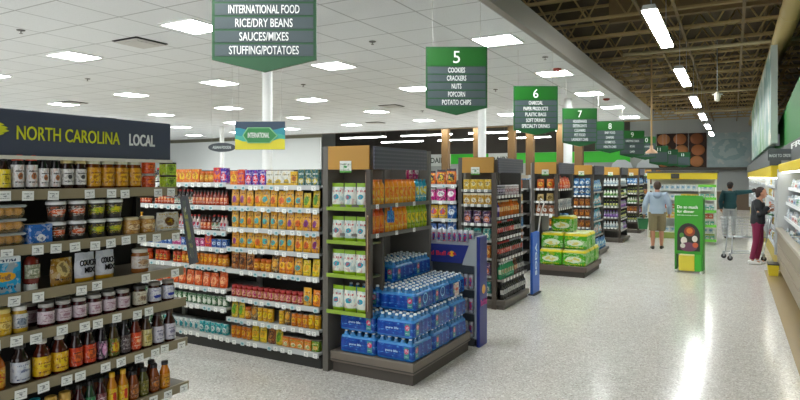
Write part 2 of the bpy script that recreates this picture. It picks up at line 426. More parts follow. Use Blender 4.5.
# pendants in the open roof
b = MB(); b.box(-.095, .095, -1.35, 1.35, -.03, 0); pl = b.mesh('diffuser', PL)
b = MB(); b.prism([(-.11, 0), (.11, 0), (.08, .07), (-.08, .07)], -1.38, 1.38); ph = b.mesh('housing', M('#b9b9b4', .5))
b = MB()
b.tube([(0, 0, .06), (0, 0, 1.1)], .006, 5); pr = b.mesh('hanging_rod', MET)
b = MB(); b.box(-1.08, -1.02, 3, YB-.2, 5.335, 5.36); struct('trim_61', b, JM2)
for i, y in enumerate((26.5, 31.0, 36.0)): b = MB(); b.box(-22, -5, y-.03, y+.03, 5.335, 5.36); struct('trim_%d' % (62+i), b, JM2)
for k in range(6):
    o = empty('pendant_light', (-1.05, 10.55 + 5.35*k, 4.25), 0, 'long white pendant light, %s from the camera in the open roof row' % ORD[k], 'pendant light', 'long pendant lights under the open roof')
    for n, me in (('diffuser', pl), ('housing', ph), ('hanging_rod', pr), ('hanging_rod', pr)):
        c = bpy.data.objects.new(n, me); link(c, o)
        if n == 'hanging_rod': rr = -1.1 if not o.get('k') else 1.1; o['k'] = 1; c.location = (0, rr, 0)
    del o['k']
# far rows of strip lights over the dairy side
b = MB(); b.box(-1.6, 1.6, -.12, .12, -.03, 0); fl = b.mesh('diffuser', PL)
b = MB(); b.box(-1.62, 1.62, -.14, .14, 0, .07); fh = b.mesh('housing', M('#b9b9b4', .5))
for r, y in enumerate((26.5, 31.0, 36.0)):
    for k, x in enumerate((-20, -15.6, -11.3, -7.2)):
        o = empty('strip_light', (x, y, 4.3), 0, 'long strip light over the dairy end, %s from left in the %s row back' % (ORD[k], ORD[r]), 'strip light', 'strip lights beyond the tiled ceiling')
        for n, me in (('diffuser', fl), ('housing', fh)): c = bpy.data.objects.new(n, me); link(c, o)
        for rx in (-1.3, 1.3): c = bpy.data.objects.new('hanging_rod', pr); link(c, o); c.location = (rx, 0, 0)
# small ceiling fittings
def px(x, y): return (x, y, CEIL)
b = MB(); b.lathe([(.06, 0), (.055, -.012), (.02, -.016)], 12); b.tube([(0, 0, -.01), (0, 0, -.05)], .008, 6); b.lathe([(.026, -.055), (.026, -.05)], 8)
spk = b.mesh('sprinkler_head', M('#6b6b68', .5))
for i, (x, y) in enumerate(((-5.1, 8.2), (-5.2, 14.2), (-8.9, 11.2), (-12.6, 8.2), (-9.3, 5.0), (-12.8, 14.5), (-3.0, 10.8), (-9.0, 17.6))):
    o = bpy.data.objects.new('sprinkler_head', spk); link(o); o.location = px(x, y)
    tag(o, 'small dark ceiling sprinkler head, %s of those scattered between the square lights' % ORD[i], 'sprinkler', 'sprinkler heads in the tiled ceiling')
for i, (x, y, c) in enumerate(((-3.12, 12.1, '#8a2f22'), (-3.1, 17.4, '#8a2f22'), (-4.2, 5.6, '#3c3c3c'))):
    b = MB(); b.lathe([(.09, 0), (.09, -.03), (.05, -.055)], 14); o = b.build('smoke_detector', M(c, .5), loc=px(x, y))
    tag(o, ('red ceiling sensor above the aisle six sign', 'red ceiling sensor above the aisle eight sign', 'dark round ceiling sensor near the top edge')[i], 'sensor')
for i, (x, y) in enumerate(((-8.44, 6.4), (-9.2, 15.9), (-17.0, 10.6), (-20.5, 14.0), (-12.6, 20.5))):
    o = empty('air_vent', px(x, y), 0, ('dropped square air vent with dark open edges beside the leftmost large light', 'square air vent in the middle of the ceiling', 'far square air vent above the local products sign', 'far square air vent near the white partition', 'square air vent near the end of the ceiling')[i], 'vent')
    b = MB(); b.box(-.28, .28, -.28, .28, -.03, -.022); b.box(-.2, .2, -.2, .2, -.038, -.03); b.build('louvre_plate', M('#bfbfbc', .7), o)
    b = MB(); b.box(-.3, .3, -.3, .3, -.012, -.001); b.build('opening', M('#1c1c1c', .9), o)
# columns
for i, (x, y, r, lab) in enumerate(((-7.6, 8.5, .095, 'round white column behind the colourful hanging sign'), (-4.62, 11.8, .085, 'round white column behind the aisle five sign'), (-4.05, 16.9, .12, 'round white column below the aisle seven sign'), (-19.5, 18.9, .1, 'distant round white column above the far left shelves'))):
    o = empty('column', (x, y, 0), 0, lab, 'column')
    b = MB(); b.lathe([(r, 0), (r, CEIL)], 20); b.build('shaft', M('#dcdedd', .5), o)
    b = MB(); b.lathe([(r+.04, 0), (r+.04, .12), (r+.005, .14)], 20); b.build('base_collar', M('#8d9090', .5), o)
WOOD = M('#664c26', .6)
for i, (x, y, br) in enumerate(((-12.5, 27, 0), (-10.8, 27, 0), (-9.1, 27.1, 0), (-8.2, 27, 1), (-6.8, 27.1, 0), (-6.0, 27.1, 2))):
    o = empty('timber_post', (x, y, 0), 0, 'tan timber post beyond the tiled ceiling, %s from left' % ORD[i], 'post', 'tan posts at the dairy end')
    b = MB(); b.cbox(-.18, .18, -.15, .15, 0, 4.9, .02); b.build('shaft', WOOD, o)
    if br == 1: b = MB(); b.tube([(0, 0, 3.4), (.55, 0, 4.9)], .08, 6); b.build('brace', WOOD, o)
    b = MB(); b.cbox(-.25, .25, -.22, .22, 0, .3, .02); b.build('plinth', M('#6d6255', .7), o)
b = MB(); b.box(-19, -3.2, 26.85, 27.15, 4.9, 5.2); struct('trim_60', b, JM)

# ================================================================ hanging signs
SG = M('#0d4a22', .4); SG2 = M('#0b560f', .4); SD = M('#3d4a4d', .5); WH = M('#e9ecea', .5); DIM = M('#c9d3d0', .5)
def aisle_sign(num, lines, x, y, label, dim=False):
    dz = {'6': .05, '7': .1, '8': .14, '9': .17, '10': .16}.get(num, 0)
    W, H0, H1 = .765, 2.71-dz, 3.47-dz
    o = empty('aisle_sign', (x, y, 0), YAW, label, 'sign', 'hanging aisle signs')
    b = MB(); b.prism([(-W/2, H0), (0, H0-.09), (W/2, H0), (W/2, H1), (-W/2, H1)], 0, .03); b.build('board', SG, o)
    b = MB(); b.prism([(-W/2+.02, H0+.52), (W/2-.02, H0+.52), (W/2-.02, H1-.02), (-W/2+.02, H1-.02)], -.004, .0); b.build('number_panel', SG2, o)
    n = len(lines); ph = .5 / n
    for i, l in enumerate(lines):
        z1 = H0 + .515 - i*ph; b = MB(); b.box(-W/2+.022, W/2-.022, -.004, 0, z1-ph+.012, z1-.004); p = b.build('category_panel', SD, o)
        if l: text(l, DIM if dim else WH, min(.52, .03*len(l)), .062 if n < 6 else .05, p, bold=.004, loc= (0, -.006, z1-ph/2+.004))
    text(num, WH, .085*len(num), .15, o, (0, -.007, H0+.63), bold=.0)
    for sx in (-.3, .3):
        b = MB(); b.tube([(sx, .015, H1), (sx, .015, CEIL)], .0025, 5); b.build('hanging_wire', M('#b5b5b0', .5), o)
aisle_sign('4', ['', 'INTERNATIONAL FOOD', 'RICE/DRY BEANS', 'SAUCES/MIXES', 'STUFFING/POTATOES'], -3.0, 3.32, 'green and grey aisle sign listing international food, nearest the camera')
aisle_sign('5', ['COOKIES', 'CRACKERS', 'NUTS', 'POPCORN', 'POTATO CHIPS'], -3.0, 6.8, 'green aisle sign 5 listing cookies, crackers, nuts, popcorn and potato chips')
aisle_sign('6', ['CHARCOAL', 'PAPER PRODUCTS', 'PLASTIC BAGS', 'SOFT DRINKS', 'SPECIALTY DRINKS'], -2.97, 10.1, 'green aisle sign 6 listing paper products, plastic bags and soft drinks')
aisle_sign('7', ['HOUSEWARES', 'DETERGENTS', 'CLEANERS', 'PET FOOD', 'LAUNDRY CARE'], -2.95, 13.4, 'green aisle sign 7 hanging in front of a white column', True)
aisle_sign('8', ['BABY FOOD', 'DIAPERS', 'COSMETICS', 'HEALTH CARE'], -2.85, 16.5, 'green aisle sign 8 hanging behind the sign for aisle 7', True)
aisle_sign('9', ['GREETING CARDS', 'BOOKS', 'CANDY'], -2.75, 19.8, 'green aisle sign 9 hanging against the green wall band', True)
aisle_sign('10', ['FROZEN FOODS', 'ICE CREAM'], -2.75, 23.0, 'green aisle sign 10 at the corner of the tiled ceiling', True)
for k, (x, y) in enumerate(((-2.6, 25.95), (-2.5, 29.45), (-2.2, 32.95))):
    o = empty('aisle_sign', (x, y, 0), YAW, 'small distant green aisle sign, %s beyond the sign for aisle 10' % ORD[k], 'sign', 'hanging aisle signs')
    b = MB(); b.box(-.9, .9, -.25, .25, 5.335, 5.362); sp_ = struct('trim_%d' % (71+k), b, JM2, loc=(x, y, 0))
    b = MB(); b.prism([(-.38, 2.4), (0, 2.32), (.38, 2.4), (.38, 3.1), (-.38, 3.1)], 0, .03); b.build('board', SG, o)
    b = MB(); b.box(-.34, .34, -.005, 0, 2.45, 2.85); b.build('category_panel', SD, o)
    for sx in (-.3, .3): b = MB(); b.tube([(sx, .015, 3.1), (sx, .015, 5.36)], .004, 4); b.build('hanging_wire', M('#b5b5b0', .5), o)
    text(str(11+k), WH, .13, .13, o, (0, -.006, 2.96))
# colourful INTERNATIONAL sign over the second gondola
o = empty('hanging_sign', (-4.76, 5.2, 0), YAW-.05, 'colourful hanging sign reading INTERNATIONAL, navy, teal and yellow with a green hexagon', 'sign')
W = .29
b = MB(); b.box(-W, W, 0, .012, 2.165, 2.49); b.build('board', M('#1f3a52', .4), o)
def wave(z0, z1, amp, ph, yo, hexc, nm):
    n = 24; up = [(-W + 2*W*i/n, z1 + amp*math.sin(i*.55+ph)) for i in range(n+1)]
    b = MB(); b.prism([(-W, z0)] + up[:1] + up[1:] + [(W, z0)], yo, 0) ; b.build(nm, M(hexc, .4), o)
wave(2.167, 2.405, .012, 1, -.003, '#1d8ea0', 'teal_wave'); wave(2.167, 2.335, .014, 3, -.006, '#3fae9a', 'aqua_wave'); wave(2.167, 2.275, .016, 2, -.009, '#d9cf1e', 'yellow_wave')
b = MB(); hx = [(-.14, 2.24), (.12, 2.24), (.21, 2.325), (.12, 2.42), (-.14, 2.42), (-.2, 2.33)]
b.prism(hx, -.02, -.009); b.build('hexagon_frame', M('#7fc08a', .4), o)
b = MB(); b.prism([(x*.93, 2.328+(z-2.328)*.9) for x, z in hx], -.024, -.02); h = b.build('hexagon_panel', M('#20803c', .4), o)
text('INTERNATIONAL', WH, .25, .06, h, (-.01, -.026, 2.33))
for sx in (-.25, .25): b = MB(); b.tube([(sx, .006, 2.49), (sx, .006, CEIL)], .002, 5); b.build('hanging_wire', MET, o)
o = empty('hanging_sign', (-8.72, 8.45, 0), YAW, 'small dark oval hanging sign left of the colourful international sign', 'sign')
b = MB(); b.prism([(.27*math.cos(PI*i/12)*(1 if abs(math.cos(PI*i/12)) > .2 else 1), 2.43+.09*math.sin(PI*i/12)) for i in range(24)], 0, .02); b.build('board', M('#3a4046', .5), o)
text('ASIAN FOODS', DIM, .36, .055, o, (0, -.004, 2.43))
for sx in (-.2, .2): b = MB(); b.tube([(sx, .01, 2.5), (sx, .01, CEIL)], .002, 5); b.build('hanging_wire', MET, o)
# dairy panels on the back wall
for x, wd, s in ((-20.0, 1.9, 'DAIRY'), (-15.0, 1.9, 'DAIRY')):
    o = empty('wall_sign', (x, YB-.22, 0), 0, 'white DAIRY sign panel on the far wall%s' % (', left one' if x < -17 else ' beside the tan posts'), 'sign')
    b = MB(); b.box(-wd/2, wd/2, -.05, 0, 2.7, 3.62); b.build('board', M('#dde3de', .5), o); text(s, M('#30402f', .6), wd*.8, .42, o, (0, -.055, 3.15), bold=.02)
# ================================================================ local products display (nearest, left)
W1 = 'local display'
def lvl(n): return {1: 'top shelf', 2: 'second shelf', 3: 'third shelf', 4: 'fourth shelf', 5: 'fifth shelf', 6: 'sixth shelf', 7: 'seventh shelf', 8: 'bottom shelf'}[n]
FX = ('X', -2.63)
GRY = M('#8f8468', .5, bump=.05); DK = M('#23211e', .8)
lv1 = [(1.79, .09), (1.55, .07), (1.35, .04), (1.18, .02), (.96, .01), (.72, 0), (.46, 0)]
end1 = shelving('display_shelving', 'grey-brown display shelving unit under the NORTH CAROLINA LOCAL header', FX, 1.08, 2.30, lv1, .46, 2.12, DK, M('#6a6252', .6), GRY, DK, ntags=13, base=(0, .16), cat='shelving', base_m=M('#4a453d', .6), raild=.041)
b = MB(); b.cbox(.03, 1.19, .105, .14, 1.942, 2.146, .004); hd = b.build('header_sign', M('#434a5c', .5), end1); hd['label'] = 'slate header board reading NORTH CAROLINA LOCAL'
b = MB(); b.box(.03, 1.19, .09, .14, 1.928, 1.944); b.build('header_trim', M('#d9d6c8', .5), hd)
text('NORTH CAROLINA', M('#d8dc2a', .5), .50, .062, hd, (.622, .102, 2.045), bold=.004)
text('LOCAL', WH, .155, .062, hd, (1.005, .102, 2.044), bold=.02)
b = MB()
for i, (z, x0, x1) in enumerate(((2.088, .2, .3), (2.075, .17, .32), (2.062, .15, .335), (2.049, .16, .34), (2.036, .15, .32), (2.023, .17, .3), (2.01, .19, .27))): b.prism([(x0, z-.005), (x1-.02, z-.008), (x1, z), (x1-.015, z+.007), (x0+.01, z+.006)], .100, .105)
b.build('state_emblem', M('#d8dc2a', .5), hd)
CAPK = M('#1c1a18', .4); BRN = M('#2a140c', .15); BLK = M('#171416', .2)
def Z(n): return lv1[n-1][0]
def dp(n): return lv1[n-1][1] + .006
def rng(t0, n, p): return [t0 + i*p for i in range(n)]
WL = PM('#e4e2e0', '#c0805a', '#3a3430', cz=.5, rx=.2, rz=.16)
P_ = {}
P_['yl'] = bottle('sauce_bottle', 'small dark bottle with yellow label', .022, .15, BRN, CAPK, PM('#e6cf1c', '#c9b010', '#443a10', rx=.2), lz=(.1, .62))
P_['rc'] = jar('sauce_jar', 'dark jar with red lid and white label', .025, .158, BLK, M('#c8401c', .4), WL, lz=(.1, .72))
P_['dk'] = jar('sauce_jar', 'dark jar with black lid and white label', .026, .152, BLK, CAPK, WL, lz=(.1, .72))
P_['pl'] = jar('preserve_jar', 'dark jar with pale lid and white label', .030, .148, BRN, M('#c2b277', .4), PM('#e3e1dc', '#3a3a3a', '#333333', rx=.16, rz=.14), lz=(.16, .66))
P_['ho'] = jar('honey_jar', 'amber honey jar with pale lid and gold label', .036, .148, M('#6a3408', .15), M('#c9cbb0', .4), PM('#d79a1e', '#e8b84a', '#7d3a10', rx=.3, rz=.2), lz=(.1, .72))
P_['sa'] = jar('salsa_jar', 'short orange salsa jar', .034, .078, M('#c4441c', .3), M('#a6a49c', .3), PM('#d4552a', '#e07a40', '#7d2010'), lz=(.1, .8))
P_['gn'] = carton('relish_box', 'lime green box with black band', .07, .07, .06, PM('#b8d45a', '#7aa038', '#1c1c10', top='#2a2a1c', rx=.24))
wh = 'top local shelf'
slot(FX, P_['dk'], rng(1.17, 3, .06), Z(1), wh, dep=dp(1))
slot(FX, P_['yl'], [1.41], Z(1), wh, dep=dp(1))
slot(FX, P_['rc'], [1.465, 1.525], Z(1), wh, dep=dp(1))
P_['bk'] = bottle('sauce_bottle', 'slim black bottle with white label', .022, .155, BLK, CAPK, WL, lz=(.1, .64), neck=.6)
slot(FX, P_['bk'], [1.575, 1.63], Z(1), wh, dep=dp(1))
slot(FX, P_['pl'], [1.69, 1.755], Z(1), wh, dep=dp(1))
slot(FX, P_['ho'], rng(1.825, 4, .077), Z(1), wh, dep=dp(1))
slot(FX, P_['sa'], [2.145], Z(1), wh, 2, dep=dp(1))
slot(FX, P_['gn'], [2.27], Z(1), wh, 2, dep=dp(1))
# second shelf
wh = 'second local shelf'
def clam():
    b = MB(); vs = [(-.1, -.07, 0), (.1, -.07, 0), (.1, .07, 0), (-.1, .07, 0)]
    b.cbox(-.095, .095, -.065, .065, 0, .045, .012, 0); lid = MB(); lid.cbox(-.1, .1, -.07, .07, .046, .058, .006, 0); f = MB()
    for i in range(5):
        for j in range(3):
            f.ellip((-.07+i*.035, -.042+j*.04, .03), (.021, .021, .02), 0, 8, 5)
    g = M('#d8c79a', .1, trans=.6, alpha=.45)
    return Proto('cookie_tray', 'cookie tray', 'clear tray of golden cookies', [('tray', b.mesh('tray', g), None), ('lid', lid.mesh('lid', M('#c9d2cf', .1, alpha=.5)), None), ('cookies', f.mesh('cookies', M('#d99a3a', .7, bump=.5)), None)], .2, .06, .14)
P_['cl'] = clam()
for t in (1.19, 1.385): slot(FX, P_['cl'], [t], Z(2), wh + (', left stack' if t < 1.3 else ', right stack'), 3, dep=dp(2))
P_['bb'] = carton('cracker_box', 'low blue box with white corner panels', .1, .088, .09, PM('#1c66b8', '#e6eaf0', '#1b4c90', cz=.3, rx=.2, rz=.18, inkz=(.8,)))
slot(FX, P_['bb'], [1.545], Z(2), wh, dep=dp(2))
def tub(name, desc, lab, lid):
    b = MB(); b.lathe([(.032, 0), (.041, .07), (.041, .078)], 18); l = MB(); l.lathe([(.044, .077), (.044, .09), (.038, .093)], 18)
    a = MB(); a.lathe([(.0348, .02), (.0412, .068)], 18, a0=-PI*1.05, a1=PI*.05)
    return Proto(name, 'tub', desc, [('body', b.mesh('body', M('#26221e', .4)), None), ('lid', l.mesh('lid', M(lid, .3)), None), ('printed_label', a.mesh('printed_label', lab), None)], .088, .094, .088)
P_['t1'] = tub('dip_tub', 'dark tub with white lid and orange label', PM('#3a2c24', '#d8602c', '#e8e4dc', cz=.5, rx=.42, rz=.26), '#e4e4e4')
P_['t2'] = tub('dip_tub', 'dark tub with white lid and green label', PM('#3a3424', '#9ab02c', '#e8d44c', cz=.5, rx=.42, rz=.26), '#dfe4dc')
slot(FX, P_['t1'], [1.635, 1.735], Z(2), wh, 2, dep=dp(2))
slot(FX, P_['t2'], [1.835, 1.93], Z(2), wh, 2, dep=dp(2))
P_['pb'] = jar('nut_butter_jar', 'squat tan jar with cream label', .042, .09, M('#b5803f', .3), M('#d3c49a', .4), PM('#c99c5c', '#e6cfa6', '#8a5a2c', rx=.4, rz=.26), lz=(.1, .8))
slot(FX, P_['pb'], [2.03, 2.125], Z(2), wh, dep=dp(2))
P_['wb'] = pouch('snack_bag', 'white bag with a brown and a yellow panel', .15, .105, .05, PM('#e3e0d6', '#6a4426', '#c9a62a', rx=.2, rz=.22, inkz=(.88, .2)), seed=5)
slot(FX, P_['wb'], [2.245], Z(2), wh, dep=dp(2))
# third shelf
wh = 'third local shelf'
P_['sb'] = carton('snack_box', 'tall sky blue and white snack box', .15, .162, .06, PM('#1f9fd0', '#e8b04a', '#1c3a5c', top='#e4ecec', cz=.48, rx=.36, rz=.12, inkz=(.9, .2)))
slot(FX, P_['sb'], [1.205, 1.365], Z(3), wh, dep=dp(3))
kb = MB(); kb.lathe([(.02, 0), (.027, .03), (.033, .04), (.034, .1), (.03, .135), (.012, .15)], 16); kc = MB(); kc.lathe([(.027, 0), (.027, .03), (.024, .032)], 14); ka = MB(); ka.lathe([(.0352, .055), (.0352, .115)], 16, a0=-PI*.9, a1=-PI*.1)
P_['kt'] = Proto('squeeze_bottle', 'bottle', 'upside-down red-brown squeeze bottle with white cap', [('body', kb.mesh('body', M('#6a2218', .25)), None), ('cap', kc.mesh('cap', M('#dcdcd6', .4)), None), ('printed_label', ka.mesh('printed_label', PM('#8a8a72', '#cfd0be', '#4a5a38')), None)], .07, .15, .07)
slot(FX, P_['kt'], [1.50], Z(3), wh, dep=dp(3))
P_['kf'] = pouch('coffee_bag', 'brown kraft bag with cream square label', .105, .125, .06, PM('#9a7434', '#d9c48c', '#3a2014', cz=.62, rx=.27, rz=.26, inkz=(.25,)), seed=2)
slot(FX, P_['kf'], [1.635], Z(3), wh, dep=dp(3))
cm = PM('#c9ccd4', '#d6d8de', '#b8bcc6', band='#c9982e', rx=.5, rz=.3, inkz=())
for i, t in enumerate((1.745, 1.85)):
    bag = pouch('snack_mix_bag', 'white snack mix bag with gold base', .1, .14, .05, cm, seed=3+i)
    e = empty('snack_mix_bag', (FX[1]-dp(3)-.03, t, Z(3)), PI/2, 'white snack mix bag with gold base, %s, third local shelf' % ('left one' if i == 0 else 'right one'), 'bag', 'white snack mix bags with gold base')
    c = bpy.data.objects.new('bag_body', bag.parts[0][1]); link(c, e)
    if i == 0: text('COUCH', BLK, .078, .028, e, (0, -.028, .093), bold=.02); text('MIX', BLK, .05, .026, e, (.01, -.028, .058), bold=.02)
    else: text('COUCH', BLK, .072, .028, e, (0, -.028, .095), bold=.02); text('MIX', BLK, .05, .026, e, (.01, -.028, .06), bold=.02)
P_['bj'] = jar('pickle_jar', 'large amber jar with pale label', .043, .125, M('#8a5426', .2), M('#b9b6a8', .4), PM('#cfc8c0', '#b89a7a', '#7a5a44'), lz=(.2, .7))
slot(FX, P_['bj'], [2.06], Z(3), wh, dep=dp(3))
P_['dp'] = pouch('candy_bag', 'dark bag with grey label', .09, .12, .05, PM('#2c2c2c', '#5a5a58', '#9a9a94'), seed=8)
# fourth
wh = 'fourth local shelf'
P_['mu'] = jar('mustard_jar', 'yellow mustard jar with gold lid', .034, .115, M('#c79a2a', .25), M('#cdb866', .3), PM('#d9b23c', '#e8d28c', '#8a6414'), lz=(.1, .72))
P_['mw'] = jar('mustard_jar', 'yellow mustard jar with white label', .031, .115, M('#b5922e', .25), M('#d7d7d2', .3), PM('#cfcfd0', '#8a94a0', '#44546a', band='#c9a22a'), lz=(.1, .72))
P_['ja'] = jar('jam_jar', 'dark red jam jar with pale pink label', .035, .105, M('#3a1014', .15), M('#a5a29c', .3), PM('#d3c6cc', '#c4aeb8', '#8a5a6c', rx=.3), lz=(.16, .68))
P_['jd'] = jar('jam_jar', 'brown jar with cream label', .035, .108, M('#3a2014', .15), M('#3a3834', .3), PM('#d0ccb8', '#b8a88c', '#5a2c22', inkz=(.8, .3)), lz=(.12, .74))
P_['jb'] = jar('jam_jar', 'dark jar with white and blue label', .034, .112, M('#3a1c14', .15), M('#7a7468', .3), PM('#dcdce2', '#2c3aa0', '#2c3a90', cz=.35, rx=.34, rz=.12, inkz=(.8,)), lz=(.12, .74))
slot(FX, P_['mu'], [1.22, 1.295, 1.37], Z(4), wh, dep=dp(4))
slot(FX, P_['mw'], [1.44], Z(4), wh, dep=dp(4))
slot(FX, P_['ja'], rng(1.555, 6, .0765), Z(4), wh, dep=dp(4))
slot(FX, P_['ja'], rng(1.53, 6, .0765), Z(4), wh + ', back row', dep=dp(4)+.085)
slot(FX, P_['jd'], [2.035], Z(4), wh, dep=dp(4))
slot(FX, P_['jb'], [2.13, 2.215], Z(4), wh, dep=dp(4))
# fifth
wh = 'fifth local shelf'
def sb(key, desc, body, cap, lab, r=.0315, h=.175, **k): P_[key] = bottle('sauce_bottle', desc, r, h, M(body, .15), M(cap, .4), lab, **dict(dict(sh=.6, neck=.46, lz=(.08, .56)), **k)); return P_[key]
sb('s1', 'amber sauce bottle with red oval label', '#b5601c', '#2a2a28', PM('#e0a01c', '#c8402c', '#f0d04c', rx=.36), .036)
sb('s2', 'dark sauce bottle with white script label', '#2a1c18', '#2a2a28', PM('#cfd4dc', '#c3c8d4', '#22306a', cz=.55, rx=.4, rz=.1, inkz=(.82, .12)), .037)
sb('s3', 'brown sauce bottle with bright yellow label', '#4a1c10', '#c9c4bc', PM('#e8b818', '#e8c83c', '#7a2c10', rx=.4, rz=.14, inkz=(.66, .2)), .0365)
sb('s4', 'dark hot sauce bottle with red-orange label', '#2c1410', '#1c1a18', PM('#cf4424', '#e0703c', '#5a1410', rx=.36, rz=.3), .030)
sb('s5', 'black sauce bottle with pink figure label', '#1c1218', '#1c1a18', PM('#3a2a3c', '#d79ac0', '#f0d0e8', rx=.22, rz=.34, inkz=()), .026)
sb('s6', 'sauce bottle with busy green and yellow label', '#3a2c14', '#1c1a18', PM('#4a5c1c', '#d8b82c', '#b83a1c', rx=.3, rz=.3), .027)
sb('s7', 'black sauce bottle with dark label', '#181416', '#1c1a18', PM('#3a2c2c', '#5a4a4c', '#a8a0a0'), .028)
sb('s8', 'sauce bottle with vivid orange label', '#5a1c10', '#1c1a18', PM('#d84c28', '#e0602c', '#f0d0b0'), .029)
sb('s9', 'sauce bottle with cream label', '#3a2414', '#2c2822', PM('#d8cf96', '#c8b46a', '#7a7034'), .029)
sb('s10', 'brown sauce bottle with plain white label', '#3a1c14', '#3a2c24', PM('#d6d4dc', '#c6c2d0', '#5c5878', rx=.3, rz=.2), .031)
slot(FX, P_['s1'], [1.235, 1.34], Z(5), wh, dep=dp(5))
slot(FX, P_['s2'], [1.44], Z(5), wh, dep=dp(5)); slot(FX, P_['s3'], [1.53, 1.61], Z(5), wh, dep=dp(5))
slot(FX, P_['s4'], [1.685, 1.75], Z(5), wh, dep=dp(5)); slot(FX, P_['s5'], [1.813], Z(5), wh, dep=dp(5)); slot(FX, P_['s6'], [1.875], Z(5), wh, dep=dp(5))
slot(FX, P_['s7'], [1.937], Z(5), wh, dep=dp(5)); slot(FX, P_['s8'], [2.0], Z(5), wh, dep=dp(5)); slot(FX, P_['s9'], [2.066], Z(5), wh, dep=dp(5))
slot(FX, P_['s10'], [2.14, 2.215], Z(5), wh, dep=dp(5)); slot(FX, P_['s10'], [2.115, 2.2], Z(5), wh + ', back row', dep=dp(5)+.08)
slot(FX, P_['s7'], rng(1.64, 6, .075), Z(5), wh + ', back row', dep=dp(5)+.08)
# sixth
wh = 'sixth local shelf'
sb('u1', 'hot sauce bottle with bright teal cap', '#2a5a5c', '#1fa0b4', PM('#c8d0b0', '#2c7a80', '#2c4a3a'), .026, .16, neck=.7, capz=.78)
sb('u2', 'cream sauce bottle with golden cap', '#c9a86a', '#c8a04a', PM('#d8c89a', '#c8a468', '#7a5a2c'), .027, .15, neck=.75, capz=.76)
sb('u3', 'slim dark red hot sauce bottle', '#3a1014', '#1c1a18', PM('#6a2c34', '#a07078', '#d8c8c8'), .023, .165)
sb('u4', 'slim green hot sauce bottle', '#1c3a24', '#1c1a18', PM('#2c7a4c', '#8ac0a0', '#1c3a24'), .023, .165)
sb('u5', 'slim hot sauce bottle with yellow label', '#c07a14', '#d8a81c', PM('#e8c81c', '#d8401c', '#b8301c', rx=.2, rz=.3), .024, .17)
sb('u6', 'stubby brown hot sauce bottle with black cap', '#7a3c14', '#1c1a18', PM('#8a4a1c', '#c87a2c', '#3a2010'), .026, .145, neck=.55)
sb('u7', 'stubby olive hot sauce bottle with black cap', '#4a4a1c', '#1c1a18', PM('#6a6424', '#8a843c', '#3a3a18'), .026, .145, neck=.55)
sb('u8', 'stubby orange hot sauce bottle with black cap', '#c07010', '#1c1a18', PM('#d08a1c', '#e0a83c', '#6a3a10'), .026, .145, neck=.55)
for k, ts in (('u1', [1.36, 1.425, 1.49]), ('u2', [1.56, 1.625]), ('u3', [1.69, 1.80]), ('u4', [1.745]), ('u5', [1.86, 1.92]), ('u6', [1.98, 2.105]), ('u7', [2.04]), ('u8', [2.17])):
    slot(FX, P_[k], ts, Z(6), wh, dep=dp(6))
slot(FX, P_['s7'], [1.2, 1.27], Z(6), wh, dep=dp(6))
slot(FX, P_['u6'], rng(1.69, 8, .065), Z(6), wh + ', back row', dep=dp(6)+.075)
# tilted dark strip hanging off the end of the shelving
o = empty('hanging_display_strip', (-2.74, 2.335, 1.735), 0, 'dark tilted plastic strip hanging off the end of the local display', 'display strip')
b = MB(); b.prism([(0, 0), (.045, .01), (.105, -.37), (.055, -.385)], 0, .012); b.build('strip', M('#24282c', .35), o)
b = MB(); b.prism([(.014, -.02), (.034, -.018), (.085, -.34), (.066, -.345)], -.002, 0); b.build('printed_label', PM('#3a4438', '#5a6444', '#8a8c3c'), o)
b = MB(); b.tube([(.02, .006, -.01), (-.03, .0, .0), (-.06, -.04, .0)], .004, 6); b.build('clip', MET, o)
o.rotation_euler = (0, 0, .5)
# ================================================================ international gondola (second run)
WHR = M('#c0c4c4', .5); WSH = M('#acafad', .5); GB = M('#3c3b38', .8); KICK = M('#2c2d2b', .6); SIL = M('#9a9b98', .45, .2)
tsel = lambda: 1 if random.random() < .35 else 0
FG = ('Y', 4.6)
def lab_p(desc, w, h, d, kind, *a, **k):
    name = desc.split()[-1]
    if kind == 'p': return pouch(name, desc, w, h, d, PM(*a, **k), cat='pouch', seed=len(desc))
    if kind == 'c': return carton(name, desc, w, h, d, PM(*a, **k), cat='box')
    if kind == 'n': return can(name, desc, w/2, h, PM(*a, **k), cat='can')
Q = {}
Q['yt'] = lab_p('yellow rice pouch', .1, .165, .045, 'p', '#e6a91c', '#28a0a4', '#7a2a14', cz=.42, rx=.3, rz=.16)
Q['yp'] = lab_p('yellow bean pouch', .1, .165, .045, 'p', '#e4a51a', '#7a3a8c', '#7a2a14', cz=.4, rx=.24, rz=.2)
Q['yr'] = lab_p('golden lentil pouch', .095, .165, .045, 'p', '#e9b01e', '#d8642a', '#7a3a14', cz=.4, rx=.3, rz=.2)
Q['yg'] = lab_p('yellow and green seasoning pouch', .095, .15, .045, 'p', '#dcb81c', '#6aa02c', '#2c5a1c', cz=.5, rx=.3, rz=.3)
Q['or'] = lab_p('orange spice pouch', .09, .15, .04, 'p', '#dc7a1e', '#f0c040', '#7a2010', cz=.5)
Q['br'] = lab_p('brown dried chilli pouch', .1, .16, .045, 'p', '#8a4a22', '#3a1c14', '#d8a060', top='#c9a06a')
Q['bk'] = lab_p('dark spice pouch', .09, .155, .04, 'p', '#4a3420', '#c9882c', '#e8c070')
Q['ye'] = lab_p('bright yellow pouch', .1, .15, .045, 'p', '#e8c81c', '#dca014', '#5a7a1c')
Q['rp'] = lab_p('coral tortilla pouch', .12, .15, .045, 'p', '#d9653f', '#e8b48c', '#b83a24', cz=.45, rx=.3, rz=.3)
Q['wg'] = lab_p('white and gold tall box', .1, .15, .06, 'c', '#d9dad2', '#c8a838', '#6a6a5a', cz=.25, rx=.3, rz=.18, band='#c9a83c')
